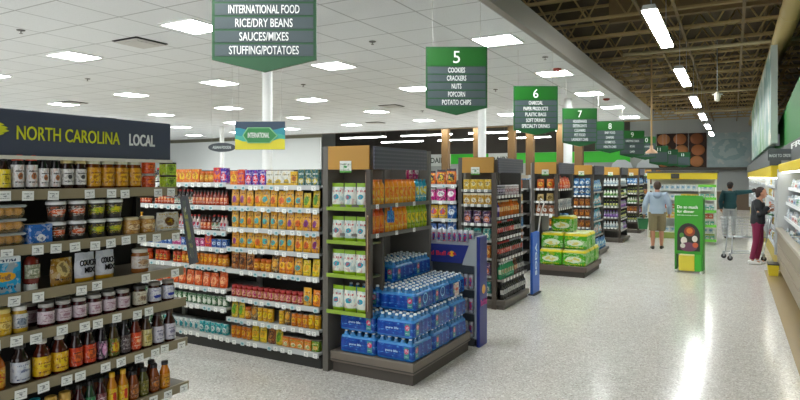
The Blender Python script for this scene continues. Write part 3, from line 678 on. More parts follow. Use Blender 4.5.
Q['tb'] = lab_p('dark teal box', .08, .16, .05, 'c', '#1f5a5c', '#c9b83c', '#d8e0dc', cz=.3, rz=.16)
Q['yb'] = lab_p('yellow tall box', .09, .14, .05, 'c', '#dcb42c', '#b86a1c', '#5a3a14')
Q['pu'] = lab_p('purple snack box', .09, .16, .05, 'c', '#4a3a9c', '#d83a3a', '#e8e0f0', cz=.4, rx=.36, rz=.28)
Q['rd'] = lab_p('red snack box', .1, .165, .05, 'c', '#c8342a', '#e87a2c', '#5a2a8c', cz=.5, rx=.36, rz=.3)
Q['od'] = lab_p('orange noodle box', .1, .15, .05, 'c', '#dc7a2c', '#e8c84c', '#a82a1c', cz=.5, rx=.36, rz=.3)
Q['ob'] = lab_p('orange seasoning box', .085, .1, .05, 'c', '#dc821e', '#e8e0c0', '#6a9a2c', cz=.3, rx=.3, rz=.2, top='#c86414')
Q['gb'] = lab_p('green seasoning box', .085, .1, .05, 'c', '#5a8a2c', '#dca02c', '#e8e8c0', cz=.35)
Q['bl'] = lab_p('blue seasoning box', .07, .09, .05, 'c', '#2a5aa4', '#c8d8e8', '#1c2c5a')
Q['pk'] = lab_p('pink seasoning box', .07, .09, .05, 'c', '#b0407c', '#e8c8d8', '#5a1c3c')
Q['gc'] = lab_p('green vegetable can', .075, .11, .075, 'n', '#2c6a3a', '#d8e0d4', '#e8ece8', cz=.4, rx=.36, rz=.26)
Q['wc'] = lab_p('white milk can', .08, .12, .08, 'n', '#d3dad8', '#3a9a9c', '#2c5a7a', cz=.45, rx=.3, rz=.24)
Q['tc'] = lab_p('teal milk can', .085, .12, .085, 'n', '#3aa6a8', '#d8e8e4', '#1c5a7a', cz=.45, rx=.3, rz=.24)
Q['oc'] = lab_p('orange nectar can', .066, .13, .066, 'n', '#dc7c1c', '#e8b43c', '#7a2a14')
Q['yc'] = lab_p('yellow nectar can', .066, .14, .066, 'n', '#e2a81c', '#e8d03c', '#7a4a14', rx=.36)
def sbt(name, desc, r, h, body, cap, lab): return bottle(name, desc, r, h, M(body, .2), M(cap, .4), PM(*lab), seg=10, simple=True)
Q['mb'] = sbt('sauce_bottle', 'dark bottle with white-red label', .03, .17, '#26201e', '#b83028', ('#d3d8d0', '#3a7a5a', '#a82a24'))
Q['rb'] = sbt('sauce_bottle', 'red-brown sauce bottle with black cap', .026, .165, '#7a2a1c', '#2a1c1a', ('#b8442c', '#e0a070', '#e8d0c0'))
Q['wb'] = sbt('sauce_bottle', 'pale-labelled bottle with red cap', .027, .165, '#b8a8a0', '#a82a24', ('#cfd2da', '#b83a3a', '#3a4a7a'))
Q['yb2'] = sbt('squeeze_bottle', 'yellow squeeze bottle', .028, .17, '#e0a41c', '#dca41c', ('#e8b83c', '#c8401c', '#7a3014'))
Q['mg'] = jar('salsa_jar', 'small jar with magenta label', .034, .12, M('#8a2a24', .25), M('#b03a3a', .4), PM('#c08a5c', '#a82a64', '#e8c8a0', cz=.45, rx=.36, rz=.34), seg=10, simple=True)
Q['aj'] = jar('chutney_jar', 'amber jar with orange lid', .036, .125, M('#b0601c', .25), M('#c9601c', .4), PM('#d38a2c', '#e8c060', '#7a3010'), seg=10, simple=True)
Q['rj'] = jar('pepper_jar', 'red pepper jar with dark label', .036, .12, M('#a8301c', .25), M('#c04a24', .4), PM('#d4502c', '#5a3a20', '#e8c060'), seg=10, simple=True)
LZ = [1.764, 1.543, 1.32, 1.11, .88, .59, .37, .155]
R = [[('od',1),('rd',1),('pu',3),('wg',4),('yb',1),('tb',3)],
     [('yp',2),('yr',2),('yt',1),('yr',3),('yt',2),('yg',2)],
     [('yt',2),('yr',1),('yt',2),('yt',2),('yp',1),('yr',1),('yp',2)],
     [('yp',1),('yt',2),('yr',1),('yt',4),('yr',2),('yp',1)],
     [('br',3),('aj',3),('bk',2),('or',2),('yt',1),('ye',2)],
     [('mg',13),('yt',1),('or',1)],
     [('yg',2),('aj',1),('bk',1),('yc',6),('bk',1),('oc',3),('yc',2)],
     [('oc',4),('ye',2),('br',2),('yg',1),('ob',4),('gb',1)]]
L = [[('mb',5),('od',3),('aj',3),('rd',1),('pu',1)],
     [('rb',3),('mb',4),('rb',8)],
     [('rj',2),('yb2',4),('wb',4),('rb',3),('mb',2),('wb',2)],
     [('bl',4),('pk',2),('bl',2),('pk',2),('rd',1),('bl',3)],
     [('rj',6),('aj',3),('oc',5),('aj',2)],
     [('rp',4),('rp',4)],
     [('gc',6),('gc',6)],
     [('gc',2),('tc',1),('wc',6),('tc',5)]]
shelving('gondola_shelving', 'white-railed grocery shelving bay beside the endcap, full of yellow pouches', FG, -4.68, -3.46, [(z, .0 if i < 7 else -.01) for i, z in enumerate(LZ)], .55, 1.93, WHR, WSH, WHR, GB, ntags=13, tagsel=tsel, base=(0, .13), base_m=KICK, group=None)
LZ2 = [1.787, 1.54, 1.27, 1.09, .89, .657, .457, .155]
shelving('gondola_shelving', 'white-railed grocery shelving bay with bottles on top, second bay from the endcap', FG, -5.90, -4.68, [(z, .0) for z in LZ2], .55, 1.93, WHR, WSH, WHR, GB, ntags=13, tagsel=tsel, base=(0, .13), base_m=KICK)
for i, row in enumerate(R): fill(FG, LZ[i], -4.66, -3.49, [(Q[k], n) for k, n in row], lvl(i+1) + ' of the yellow-pouch bay', dep=.025)
for i, row in enumerate(L): fill(FG, LZ2[i], -5.86, -4.71, [(Q[k], n) for k, n in row], lvl(i+1) + ' of the sauce-bottle bay', dep=.025)
shelving('gondola_shelving', 'white-railed grocery shelving bay farthest left, mostly hidden by the local display', FG, -7.12, -5.90, [(z, .0) for z in LZ2], .55, 1.93, WHR, WSH, WHR, GB, ntags=9, tagsel=tsel, base=(0, .13), base_m=KICK)
for i, row in enumerate(L): fill(FG, LZ2[i], -7.08, -5.93, [(Q[k], n) for k, n in row[::-1]], lvl(i+1) + ' of the farthest-left bay', dep=.025)
for i, y in enumerate((1.15, 7.95, 11.2, 14.45, 17.7)):  # unseen runs, added to cut floor bounce onto the left ceiling
    x1 = (-3.2, -6.0, -4.8, -4.7, -4.6)[i]
    shelving('gondola_shelving', 'long plain unseen shelving run added behind the ' + ('local display', 'far snack bay', 'paper goods bay', 'cleaner bay', 'bottle bay')[i] + ', reaching towards the far left', ('Y', y), -19, x1, [(z, 0) for z in (.45, .8, 1.15, 1.5)], 1.05, 1.9, WHR, M('#a59c8a', .6), WHR, M('#a8a090', .8), ntags=0, base=(0, .13), base_m=KICK)
# grey end post between shelving and endcap
# ---------------------------------------------------------------- endcap structures
YEL = M('#b3842e', .5); DHD = M('#4a4a54', .6); FRM = M('#5f5c56', .5); LIME = M('#8aa83a', .4)
def header(parent, pts, z0, z1, mat, nm, lab=None):
    """panel between two plan points"""
    (x0, y0), (x1, y1) = pts; dx, dy = x1-x0, y1-y0; l = math.hypot(dx, dy)
    b = MB(); b.cbox(0, l, 0, .02, z0, z1, .003); o = b.build(nm, mat, parent, loc=(x0, y0, 0), rz=math.atan2(dy, dx))
    if lab: o['label'] = lab
    return o
DOT = None
def dotted():
    t = NT('dotted_header'); tc = t.n('ShaderNodeTexCoord'); v = t.n('ShaderNodeTexVoronoi'); v.inputs['Scale'].default_value = 28; v.inputs['Randomness'].default_value = 0
    t.link(tc.outputs['Object'], v.inputs['Vector']); t.link(t.mix(t.math('LESS_THAN', v.outputs['Distance'], .22), '#40404e', '#666672'), t.b.inputs['Base Color']); return t.m
DOT = dotted()
CARD = PM('#dfe4dc', '#4a9a5a', '#3a4a3a', top='#e6e8e4', band='#5aa048', rx=.14, rz=.1)
def endcap(Y, label, wing_z, wing_seq, front_lv, front_seq, where, xw0=-3.42, xw1=-2.93, xf=-2.88, L=1.2, frame=FRM, wing_shelf=None, front_rail=None, front_setback=None, hy=(1.91, 2.12), wing_lip=None, base=True, tags=4, ftags=7, wheader=YEL, basez=.12, xb=-2.75, zlow=0, hl=None):
    o = empty('endcap_display', (0, Y, 0), 0, label, 'display')
    # side wing facing -Y
    header(o, ((xw0+.06, 0), (xw1+.03, 0)), hy[0], hy[1]+.01, wheader, 'header_panel', 'mustard yellow header panel')
    header(o, ((xf+.03, .02), (xf+.03, hl or L)), hy[0], hy[1], DOT, 'header_panel', 'dark slate header panel')
    b = MB(); b.box(xw0, xw0+.06, .0, .5, 0, hy[1]+.01); b.build('side_post', frame, o)
    b = MB(); b.box(xw1, xf, -.005, .035, zlow, hy[0]); b.build('corner_post', M('#4a4138', .5), o)
    b = MB(); b.box(xw0+.05, xw1+.02, .26, .3, max(zlow, .1), hy[1]-.02); b.build('wing_back', M('#4a4640', .7), o)
    b = MB(); b.box(xf-.53, xf-.49, .05, L, .1, hy[1]); b.build('back_panel', M('#8d8b86', .7), o)
    b = MB(); b.box(xf-.5, xf, L-.04, L, max(0, zlow), hy[1]); b.build('side_panel', frame, o)
    b = MB(); b.cbox(xw0+.2, xw0+.33, -.006, .0, hy[0]-.03, hy[0]+.08, .002); c = b.build('price_card', CARD, o); c['label'] = 'white price card with green base'
    for z in wing_z:
        b = MB(); b.box(xw0+.05, xw1, -.0, .26, z-.02, z); s = b.build('wing_shelf', wing_shelf or frame, o)
        b = MB(); b.box(xw0+.05, xw1, -.01, -.0, z-.02, z+.015); b.build('shelf_lip', wing_lip or M('#8f9490', .5), s)
        for k in range(tags):
            c = bpy.data.objects.new('price_tag', TAGM[0]); link(c, s); c.location = (xw0+.12+k*(xw1-xw0-.1)/tags, -.012, z)
    for i, z in enumerate(front_lv):
        sb = (front_setback or [0]*9)[i]
        b = MB(); b.box(xf-.49, xf+sb, .03, L-.02, z-.025, z); s = b.build('front_shelf', front_rail or M('#6a655c', .5), o)
        b = MB(); b.box(xf+sb, xf+sb+.008, .0, L, z-.032, z+.006); b.build('shelf_lip', front_rail or M('#6a655c', .5), s)
        for k in range(ftags):
            c = bpy.data.objects.new('price_tag', TAGM[0]); link(c, s); c.location = (xf+sb+.0095, .1+k*(L-.15)/ftags, z-.012); c.rotation_euler = (0, 0, PI/2)
    if base:
        b = MB(); b.box(xw0, xb-.03, .02, L-.02, 0, .05); b.cbox(xw0, xb, 0, L, .05, basez, .01); b.build('base_deck', M('#57514a', .5), o)
    for i, seq in enumerate(wing_seq): fill(('Y', Y), wing_z[i], xw0+.07, xw1-.01, seq, where + ' side, ' + lvl(i+1), dep=.012)
    zz = list(front_lv) + ([basez] if base and len(front_seq) > len(front_lv) else [])
    for i, seq in enumerate(front_seq):
        sb = (front_setback or [0]*9)[i] if i < len(front_lv) else xb-xf-.03
        fill(('X', xf+sb), zz[i], Y+.04, Y+L-.04, seq, where + ' front, ' + lvl(i+1), dep=.012)
    return o
# second run: chips wing + juice, water pallet in front
chip = pouch('chip_bag', 'white and lime green snack bag', .135, .238, .085, PM('#dfe4dc', '#3a9ab0', '#b83a44', top='#86b02c', band='#8cb424', cz=.45, rx=.22, rz=.1, inkz=(.68,)), cat='chip bag', seed=4)
juo = bottle('juice_bottle', 'orange juice drink bottle', .042, .235, M('#e8941c', .3), M('#d8701c', .4), PM('#e8a41c', '#e87a1c', '#f0d870', rx=.4, rz=.24), seg=12, simple=True, sh=.74, neck=.6, capz=.92, lz=(.08, .7))
jut = bottle('juice_bottle', 'teal juice drink bottle', .042, .235, M('#2a9ab8', .3), M('#1c8aa8', .4), PM('#2aa4c0', '#e8d43c', '#d8f0f0', rx=.4, rz=.2), seg=12, simple=True, neck=.6, capz=.92, sh=.74, lz=(.08, .7))
jur = bottle('juice_bottle', 'red-orange juice drink bottle', .042, .235, M('#d8541c', .3), M('#c83a1c', .4), PM('#dc5a1c', '#e8881c', '#f0b870', rx=.4, rz=.24), seg=12, simple=True, neck=.6, capz=.92, sh=.74, lz=(.08, .7))
jug = bottle('juice_bottle', 'lime green juice drink bottle', .042, .235, M('#9ab82c', .3), M('#7aa01c', .4), PM('#a8c02c', '#e8d43c', '#4a7a1c', rx=.4, rz=.24), seg=12, simple=True, neck=.6, capz=.92, sh=.74, lz=(.08, .7))
pkb = pouch('pink_snack_bag', 'pink snack bag', .13, .16, .06, PM('#c83a84', '#e8e0e4', '#5a2a5c'), cat='snack bag', seed=9)
e2 = endcap(4.6, 'grey endcap display with chip bags on the side and orange juice bottles in front', [1.555, 1.24, .925, .583], [[(chip, 3)]]*4, [1.59, 1.32], [[(juo, 10), (jut, 2)], [(jur, 2), (juo, 5), (jug, 5)]], 'juice endcap', wing_shelf=M('#6a7048', .5), wing_lip=LIME, base=False, tags=0, ftags=3, hy=(1.92, 2.13), front_rail=M('#6a675f', .5), L=1.24, zlow=.56, hl=1.08)
b = MB(); b.box(-2.935, -2.925, -.006, -.004, .58, 1.9); b.box(-2.915, -2.895, -.012, -.005, .62, 1.5); b.build('printed_strip', PM('#4a2c1c', '#8a6a4c', '#c9b8a0', cz=.5, rz=.4), e2)
slot(('X', -2.99), pkb, [5.62, 5.76], 1.83, 'top of the juice endcap')
b = MB(); b.box(-3.3, -2.92, .95, 1.22, 1.81, 1.83); b.build('top_shelf', FRM, e2)
bz = pouch('swim_toy_pouch', 'blue pouch hanging on a peg in front of the juice bottles', .05, .11, .03, PM('#1c6ac0', '#3aa0dc', '#123c70'), cat='hanging pouch', seed=6)
for i, (y, z) in enumerate(((4.86, 1.42), (4.93, 1.415), (4.9, 1.46))):
    place(bz, (-2.84, y, z), PI/2 + .2*(i-1), ('left', 'right', 'upper')[i] + ' blue pouch clipped in front of the juice bottles', 'blue pouches clipped in front of the juice')
# the pallet of water
o = empty('pallet_base', (-2.9, 5.275, 0), 0, 'low grey-brown wooden display base carrying the water packs', 'display base')
LAM = M('#6f665c', .5, bump=.08)
b = MB(); b.box(-.43, .43, -.63, .63, 0, .1); b.build('plinth', M('#4a443e', .6), o)
b = MB(); b.cbox(-.45, .45, -.655, .655, .1, .2, .008); b.build('deck', LAM, o)
b = MB(); b.cbox(-.455, .455, -.66, .66, .118, .128, .002); b.build('edge_band', M('#3c3731', .5), o)
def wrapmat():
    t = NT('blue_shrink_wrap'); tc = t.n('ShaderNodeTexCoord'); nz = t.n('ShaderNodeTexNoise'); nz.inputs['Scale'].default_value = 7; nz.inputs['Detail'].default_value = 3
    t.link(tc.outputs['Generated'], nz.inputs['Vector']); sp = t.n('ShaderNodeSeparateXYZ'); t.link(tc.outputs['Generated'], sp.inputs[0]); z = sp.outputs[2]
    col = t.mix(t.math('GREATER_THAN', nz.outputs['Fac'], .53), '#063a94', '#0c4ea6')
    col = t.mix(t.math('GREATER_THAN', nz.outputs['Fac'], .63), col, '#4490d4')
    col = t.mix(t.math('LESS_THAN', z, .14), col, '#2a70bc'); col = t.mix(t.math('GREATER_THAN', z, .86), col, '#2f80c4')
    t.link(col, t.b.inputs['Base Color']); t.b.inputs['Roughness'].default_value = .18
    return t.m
WRAP = wrapmat(); PWM = .074
BOT = M('#4f9cdc', .1, trans=.3); BCAP = M('#e4eef2', .3)
b = MB(); b.lathe([(.034, 0), (.0355, .06), (.0355, .13), (.03, .155), (.014, .185), (.0135, .19)], 10); b.lathe([(.0155, .189), (.0155, .203), (.012, .205)], 10, 1)
botm = b.mesh('bottle', [BOT, BCAP])
def wrapmesh():
    b = MB(); n = 5; pts = []; h = n*PWM/2
    def side(f):
        for i in range(n):
            for k in range(4):
                u = -h + (i + k/4)*PWM; bulge = .008*math.sin(PI*(k/4)); pts.append(f(u, h+.002+bulge))
    side(lambda u, r: (u, -r)); side(lambda u, r: (r, u)); side(lambda u, r: (-u, r)); side(lambda u, r: (-r, -u))
    N = len(pts); lv = [(0, .93), (.012, 1.0), (.06, 1.005), (.13, 1.0), (.158, .965), (.162, .88)]
    vs = [(x*s, y*s, z) for z, s in lv for x, y in pts]
    fs = [tuple(range(N-1, -1, -1))] + [(k*N+i, k*N+(i+1) % N, (k+1)*N+(i+1) % N, (k+1)*N+i) for k in range(5) for i in range(N)]
    b.add(vs, fs, 0, True); return b.mesh('shrink_wrap', WRAP)
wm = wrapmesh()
b = MB(); b.box(-.026, .026, -.002, 0, -.055, .05)
pinkm = b.mesh('printed_panel', PM('#2a8a8c', '#cc4a78', '#d8e4e8', cz=.65, rx=.45, rz=.24, inkz=(.2,), mess=.1))
b = MB(); b.lathe([(.0, 0), (.055, 0)], 20); b.lathe([(.04, .0005), (.055, .0005)], 20)
def ring(ri, ro, m):
    b = MB(); n = 22; vs = []
    for i in range(n):
        a = 2*PI*i/n; vs += [(ri*math.cos(a), 0, ri*math.sin(a)), (ro*math.cos(a), 0, ro*math.sin(a))]
    b.add(vs, [(2*i, 2*i+1, (2*i+3) % (2*n), (2*i+2) % (2*n)) for i in range(n)]); return b.mesh('round_logo', m)
ringm = ring(.038, .05, M('#5ab4e8', .3))
watn = 0
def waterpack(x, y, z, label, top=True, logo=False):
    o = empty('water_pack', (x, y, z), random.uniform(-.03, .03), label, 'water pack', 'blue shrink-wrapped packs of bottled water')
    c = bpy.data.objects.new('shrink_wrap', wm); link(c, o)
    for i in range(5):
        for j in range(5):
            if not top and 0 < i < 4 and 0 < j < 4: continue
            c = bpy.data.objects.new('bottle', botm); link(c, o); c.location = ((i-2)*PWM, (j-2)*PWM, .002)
    if not logo:
        t = text('pure life', M('#a8cdec', .3), .13, .026, o, (-.02, -.2, .085), bold=.015)
    for (px_, py_, rz) in ((.135, -.196, 0), (.196, -.12, PI/2)):
        c = bpy.data.objects.new('printed_panel', pinkm); link(c, o); c.location = (px_, py_, .085); c.rotation_euler = (0, 0, rz)
    if logo:
        for rz, p in ((PI/2, (.1985, 0, .1)),):
            c = bpy.data.objects.new('round_logo', ringm); link(c, o); c.location = p; c.rotation_euler = (0, 0, rz)
XA, XB = -2.66, -3.06
T = .2075; yn = ('front', 'middle', 'rear')
for ti in range(2):
    for xi, x in enumerate((XA, XB)):
        for yi, y in enumerate((4.84, 5.25, 5.66)):
            waterpack(x, y, .2 + T*ti, 'blue water pack, %s tier, %s, %s column' % (('bottom', 'second')[ti], yn[yi], ('corridor side', 'inner')[xi]), top=ti == 1)
for xi, x in enumerate((-2.72, -3.11)):
    for yi, y in enumerate((4.99, 5.38, 5.77)):
        waterpack(x, y, .2 + T*2, 'blue water pack, third tier, %s, %s column' % (yn[yi], ('corridor side', 'inner')[xi]), logo=xi == 0)
for yi, y in enumerate((5.22, 5.62)):
    waterpack(-3.06, y, .2 + T*3, 'blue water pack on the top tier, %s one' % ('front', 'rear')[yi])
o = empty('price_card', (-2.47, 5.6, .64), PI/2, 'white price card with red print standing on the water packs', 'price card')
b = MB(); b.box(-.05, .05, -.003, 0, 0, .13); b.build('card', PM('#e4e0da', '#d87a6a', '#b04438', rx=.4, rz=.12, inkz=(.8, .25)), o)
b = MB(); b.tube([(0, .003, -.02), (0, .003, .06)], .004, 5); b.build('stick', MET, o)
# energy drink rack behind the water
RB = M('#1c2c7c', .4); CANM = PM('#b9c0cc', '#1f3c8c', '#c83a3a', rx=.3, rz=.3, top='#c4c8d0', rough=.3)
o = empty('energy_drink_rack', (-2.76, 6.06, 0), 0, 'grey and navy energy drink rack standing behind the water packs', 'drink rack')
b = MB(); b.box(-.34, -.31, 0, .26, 0, 1.22); b.build('side_panel', M('#9ba3a8', .4), o)
b = MB(); b.box(.3, .33, 0, .26, 0, 1.2); b.build('side_panel', M('#9ba3a8', .4), o)
b = MB(); b.prism([(.16, .88), (.33, .88), (.33, 1.17), (.24, 1.17)], -.015, 0); b.build('corner_panel', M('#9ba3a8', .4), o)
b = MB(); b.box(-.31, .3, .22, .26, .05, 1.22); b.build('back_panel', M('#5a646c', .5), o)
b = MB(); b.box(-.34, .33, 0, .26, 0, .08); b.build('base', M('#2c2f36', .5), o)
b = MB(); b.prism([(-.34, .9), (.16, .9), (.24, 1.1), (-.34, 1.1)], -.02, 0); hp = b.build('header_panel', RB, o); hp['label'] = 'navy header panel with red lettering and a yellow sun'
text('Red Bull', M('#c82a3c', .4), .27, .05, hp, (-.17, -.025, 1.0), bold=.02)
c = ring(.0, .032, M('#e8b41c', .4)); c2 = bpy.data.objects.new('sun_emblem', c); link(c2, hp); c2.location = (.04, -.024, 1.0)
b = MB()
for s in (-1, 1): b.prism([(.04+s*.055, .985), (.04+s*.012, .99), (.04+s*.012, 1.012), (.04+s*.04, 1.02)], -.027, -.0245)
b.build('bull_emblem', M('#c82a3c', .4), hp)
b = MB(); b.cbox(.33, .37, -.02, .2, 0, 1.2, .006); sp_ = b.build('printed_side_panel', RB, o); sp_['label'] = 'tall navy end panel with purple and yellow marks'
c2 = bpy.data.objects.new('sun_emblem', ring(0, .05, M('#e8a41c', .4))); link(c2, sp_); c2.location = (.372, .09, .62); c2.rotation_euler = (0, 0, PI/2)
text('Red Bull', M('#b02a8c', .4), .18, .07, sp_, (.374, .09, .48), rz=PI/2, bold=.02)
racks = [.1, .36, .62]
for z in racks + [1.105]:
    b = MB(); b.box(-.31, .3, .0, .22, z-.012, z); s = b.build('rack_shelf', M('#8c949c', .4, .4), o)
b = MB(); b.box(-.33, .32, -.01, -.004, 1.1, 1.13); b.build('top_rail', M('#b4bac0', .3, .5), o)
enc = can('energy_drink_can', 'slim silver-blue energy drink can', .028, .155, CANM, seg=12)
for zi, z in enumerate(racks + [1.105]):
    wh = ('bottom', 'lower middle', 'upper middle', 'top')[zi] + ' tier of the drink rack'
    slot(('Y', 6.06), enc, [-3.03 + i*.064 for i in range(9)], z, wh, dep=.02)
# stack of shelving on the aisle side of the third run seen above the juice
# ================================================================ third run: soda endcap and snack shelves
BLKB = '#1c1614'
def pet(desc, body, cap, lab, r=.038, h=.25): return bottle('soda_bottle', desc, r, h, M(body, .12), M(cap, .4), PM(*lab), seg=10, simple=True, sh=.62, neck=.36, lz=(.32, .6), capz=.9)
cr = can('soda_can', 'dark can with purple and white print', .033, .15, PM('#2c2a34', '#a89ab8', '#e0dce4', rz=.16, top='#8a8a94'), seg=10)
cw = can('soda_can', 'pale can with red print', .033, .15, PM('#b4aab0', '#8a3a44', '#e8e4e8', rz=.16), seg=10)
te = pet('amber tea bottle', '#a85a1c', '#d8c8a0', ('#d8882c', '#e8c890', '#7a2c10'), h=.23)
tp = pet('purple juice bottle', '#4a3a7c', '#c8c4d0', ('#5a4a9c', '#c8b8e0', '#e8e0f0'), h=.23)
to = pet('orange soda bottle', '#c8601c', '#d8843c', ('#d8701c', '#e8b060', '#f0e0c0'), h=.23)
ck = pet('cola bottle with red label', BLKB, '#b82c24', ('#a82824', '#c84a3c', '#e8d8d0'), h=.23)
cs = pet('cola bottle with silver label', BLKB, '#8c8c90', ('#a8a4a8', '#b84438', '#4a4444'), h=.23)
gr = pet('green ginger ale bottle', '#2c8a5c', '#d8dcd8', ('#c8d8c0', '#3a9a5c', '#b83a2c'), h=.23)
br = pet('brown root beer bottle', '#4a2414', '#8c6c4c', ('#8c3c2c', '#c8a080', '#e8d8c0'), h=.23)
wl = pet('dark cola bottle with white label', BLKB, '#2c2c2c', ('#c8c8c4', '#a8a8a4', '#4a4a4a'), h=.23)
def box_(nm, desc, w, h, d, *a, **k): return carton(nm, desc, w, h, d, PM(*a, **k))
def bag_(nm, desc, w, h, d, *a, **k): return pouch(nm, desc, w, h, d, PM(*a, **k), cat='bag', seed=len(desc))
yx = box_('cookie_box', 'yellow cookie box', .1, .155, .06, '#dcb42c', '#e8e0b0', '#7a5a1c', cz=.6, rx=.3, rz=.2)
gx = box_('cookie_box', 'gold and white cookie box', .1, .17, .06, '#c99a2c', '#e8e4d0', '#8a5a1c', cz=.4, rx=.36, rz=.2, top='#e0dcc8')
px_ = box_('cracker_box', 'dark purple cracker box', .11, .19, .06, '#3a2c54', '#c87a4c', '#e0c8d8', cz=.4, rx=.36, rz=.2)
tx = box_('cracker_box', 'teal cracker box', .11, .175, .06, '#2c7a78', '#d8d8c0', '#1c3c3c', cz=.4, rx=.3, rz=.2)
bx = box_('cracker_box', 'orange-brown cracker box', .11, .185, .06, '#a8602c', '#e8c080', '#4a2414')
FPN = M('#45423e', .55)
endcap(7.9, 'dark endcap display with rows of soda bottles facing the corridor', [1.66, 1.45, 1.18, .95, .7, .45, .2], [[(yx, 4)], [(gx, 4)], [(px_, 3)], [(tx, 3)], [(bx, 3)], [(px_, 3)], [(tx, 3)]],
       [1.58, 1.28, .99, .70, .41], [[(cr, 5), (cw, 7)], [(tp, 2), (te, 4), (to, 2), (te, 3)], [(ck, 3), (cs, 3), (ck, 2), (wl, 4)], [(ck, 6), (cs, 6)], [(gr, 5), (br, 2), (wl, 4)], [(wl, 12)]], 'soda endcap', L=1.12,
       front_setback=[0, .0, .03, .06, .08], xw0=-3.46, xw1=-2.95, xf=-2.88, frame=FPN, front_rail=M('#8a8680', .45), basez=.13)
o = empty('blue_display_panel', (-2.74, 9.26, 0), 0, 'tall bright blue advertising panel standing after the soda endcap', 'display panel')
b = MB(); b.cbox(-.02, .02, -.17, .2, .02, .98, .005); b.build('board', M('#1c5cc0', .4), o)
text('SODA', M('#d8e8f4', .4), .5, .1, o, (.024, 0, .55), rz=PI/2, bold=.02).rotation_euler = (0, -PI/2, PI/2)
b = MB(); b.box(-.05, .05, -.17, .2, 0, .02); b.build('foot', M('#2c3038', .5), o)
b = MB(); b.tube([(.03, .1, .98), (.06, .12, 1.25), (.1, .2, 1.45), (.02, .28, 1.5), (-.05, .3, 1.3)], .012, 6); b.build('wire_arm', M('#b9b7b0', .4), o)
# snack shelving bays of the third run, seen between juice and endcap
GBX = M('#4a4844', .8)
def bay(Y, x0, x1, label, lv, seqs, where, h=1.8, nt=8):
    shelving('gondola_shelving', label, ('Y', Y), x0, x1, [(z, 0) for z in lv], .55, h, WHR, WSH, WHR, GBX, ntags=nt, tagsel=tsel, base=(0, .13), base_m=KICK)
    for i, s in enumerate(seqs): fill(('Y', Y), lv[i], x0+.03, x1-.03, s, lvl(i+1) + ' ' + where, dep=.02)
hal = bag_('cookie_bag', 'black and orange snack bag', .15, .2, .07, '#dc6a24', '#1c1a20', '#e8c84c', top='#2a2430', cz=.45, rx=.34, rz=.26)
pnk = bag_('cookie_bag', 'pink and white snack bag', .15, .18, .07, '#d34c94', '#e8e4e4', '#4a2a5c', top='#e0d8dc')
wht = bag_('cookie_bag', 'white and lilac cookie bag', .15, .17, .07, '#c9c6cc', '#7a6a9c', '#3a3444', top='#d8d8dc')
ylb = bag_('chip_bag', 'bright yellow chip bag', .14, .18, .07, '#e6bc1c', '#c8401c', '#2c5a9c')
blb = bag_('chip_bag', 'blue chip bag', .14, .18, .07, '#2c64b0', '#d8e0e8', '#1c3460')
bay(7.9, -4.7, -3.48, 'snack shelving bay behind the juice endcap with orange and black bags on top', [1.74, 1.5, 1.24, .98, .7, .42, .155], [[(wht, 2), (hal, 5)], [(wht, 3), (pnk, 4)], [(blb, 2), (ylb, 4), (blb, 1)], [(bx, 3), (ylb, 2), (blb, 2)], [(ylb, 6)], [(px_, 8)], [(tx, 8)]], 'of the snack bay')
bay(7.9, -5.92, -4.7, 'far snack shelving bay with pink bags on top', [1.74, 1.5, 1.24], [[(pnk, 6)], [(wht, 6)], [(hal, 6)]], 'of the far snack bay', nt=6)
# ================================================================ fourth run: paper goods
orb = bag_('charcoal_bag', 'orange charcoal bag', .13, .17, .07, '#d4601c', '#e8b03c', '#3a1c10')
crm = bag_('plate_pack', 'cream plate pack', .13, .14, .07, '#c8b078', '#8a7038', '#4a3a1c')
brx = box_('trash_bag_box', 'brown and white bag box', .1, .175, .06, '#9a5a34', '#d8d4d0', '#3a2418')
blx = box_('trash_bag_box', 'blue and white bag box', .1, .175, .06, '#3a78a8', '#d8dcdc', '#1c3450')
rdb = bag_('red_pack', 'large red-orange pack', .22, .22, .1, '#d8401c', '#e87a2c', '#e8d0c0', rx=.36, rz=.14)
gyb = box_('foil_box', 'grey and white box', .13, .17, .06, '#a8a8a8', '#5a6a78', '#2c2c30')
endcap(11.15, 'dark endcap display with orange packs behind the paper towel pallet', [1.62, 1.38, 1.14], [[(orb, 4)], [(crm, 4)], [(brx, 4)]],
       [1.62, 1.25], [[(rdb, 4)], [(gyb, 7)]], 'paper endcap', xw0=-3.36, xw1=-2.92, xf=-2.86, frame=FPN, L=1.2, base=False, zlow=1.1)
bay(11.15, -4.74, -3.52, 'shelving bay of paper goods behind the soda endcap', [1.62, 1.38, 1.14, .9, .66, .4, .155], [[(orb, 7)], [(crm, 7)], [(brx, 8)], [(blx, 8)], [(brx, 8)], [(blx, 8)], [(gyb, 7)]], 'of the paper bay')
o = empty('pallet_base', (-2.79, 11.82, 0), 0, 'low dark wooden display base carrying green paper towel packs', 'display base')
b = MB(); b.box(-.42, .42, -.68, .68, 0, .1); b.build('plinth', M('#3c3630', .6), o)
b = MB(); b.cbox(-.46, .46, -.71, .71, .1, .2, .01); b.build('deck', M('#5a4c42', .5, bump=.08), o)
def towel():
    b = MB(); b.cbox(-.21, .21, -.2, .2, 0, .29, .03); m = PM('#56a83a', '#e0e8d4', '#d8c82c', top='#d8c83c', cz=.42, rx=.36, rz=.2, inkz=(.12,))
    r = MB()
    for i in range(3):
        for j in range(3): r.lathe([(.02, .289), (.062, .29), (.062, .300), (.02, .299)], 12, cx=-.13+i*.13, cy=-.13+j*.13)
    return Proto('paper_towel_pack', 'paper towel pack', 'green paper towel pack', [('wrapped_pack', b.mesh('wrapped_pack', m), None), ('roll_tops', r.mesh('roll_tops', M('#cfd8a8', .6)), None)], .42, .3, .4)
tw = towel(); TG = 'green and yellow paper towel packs'
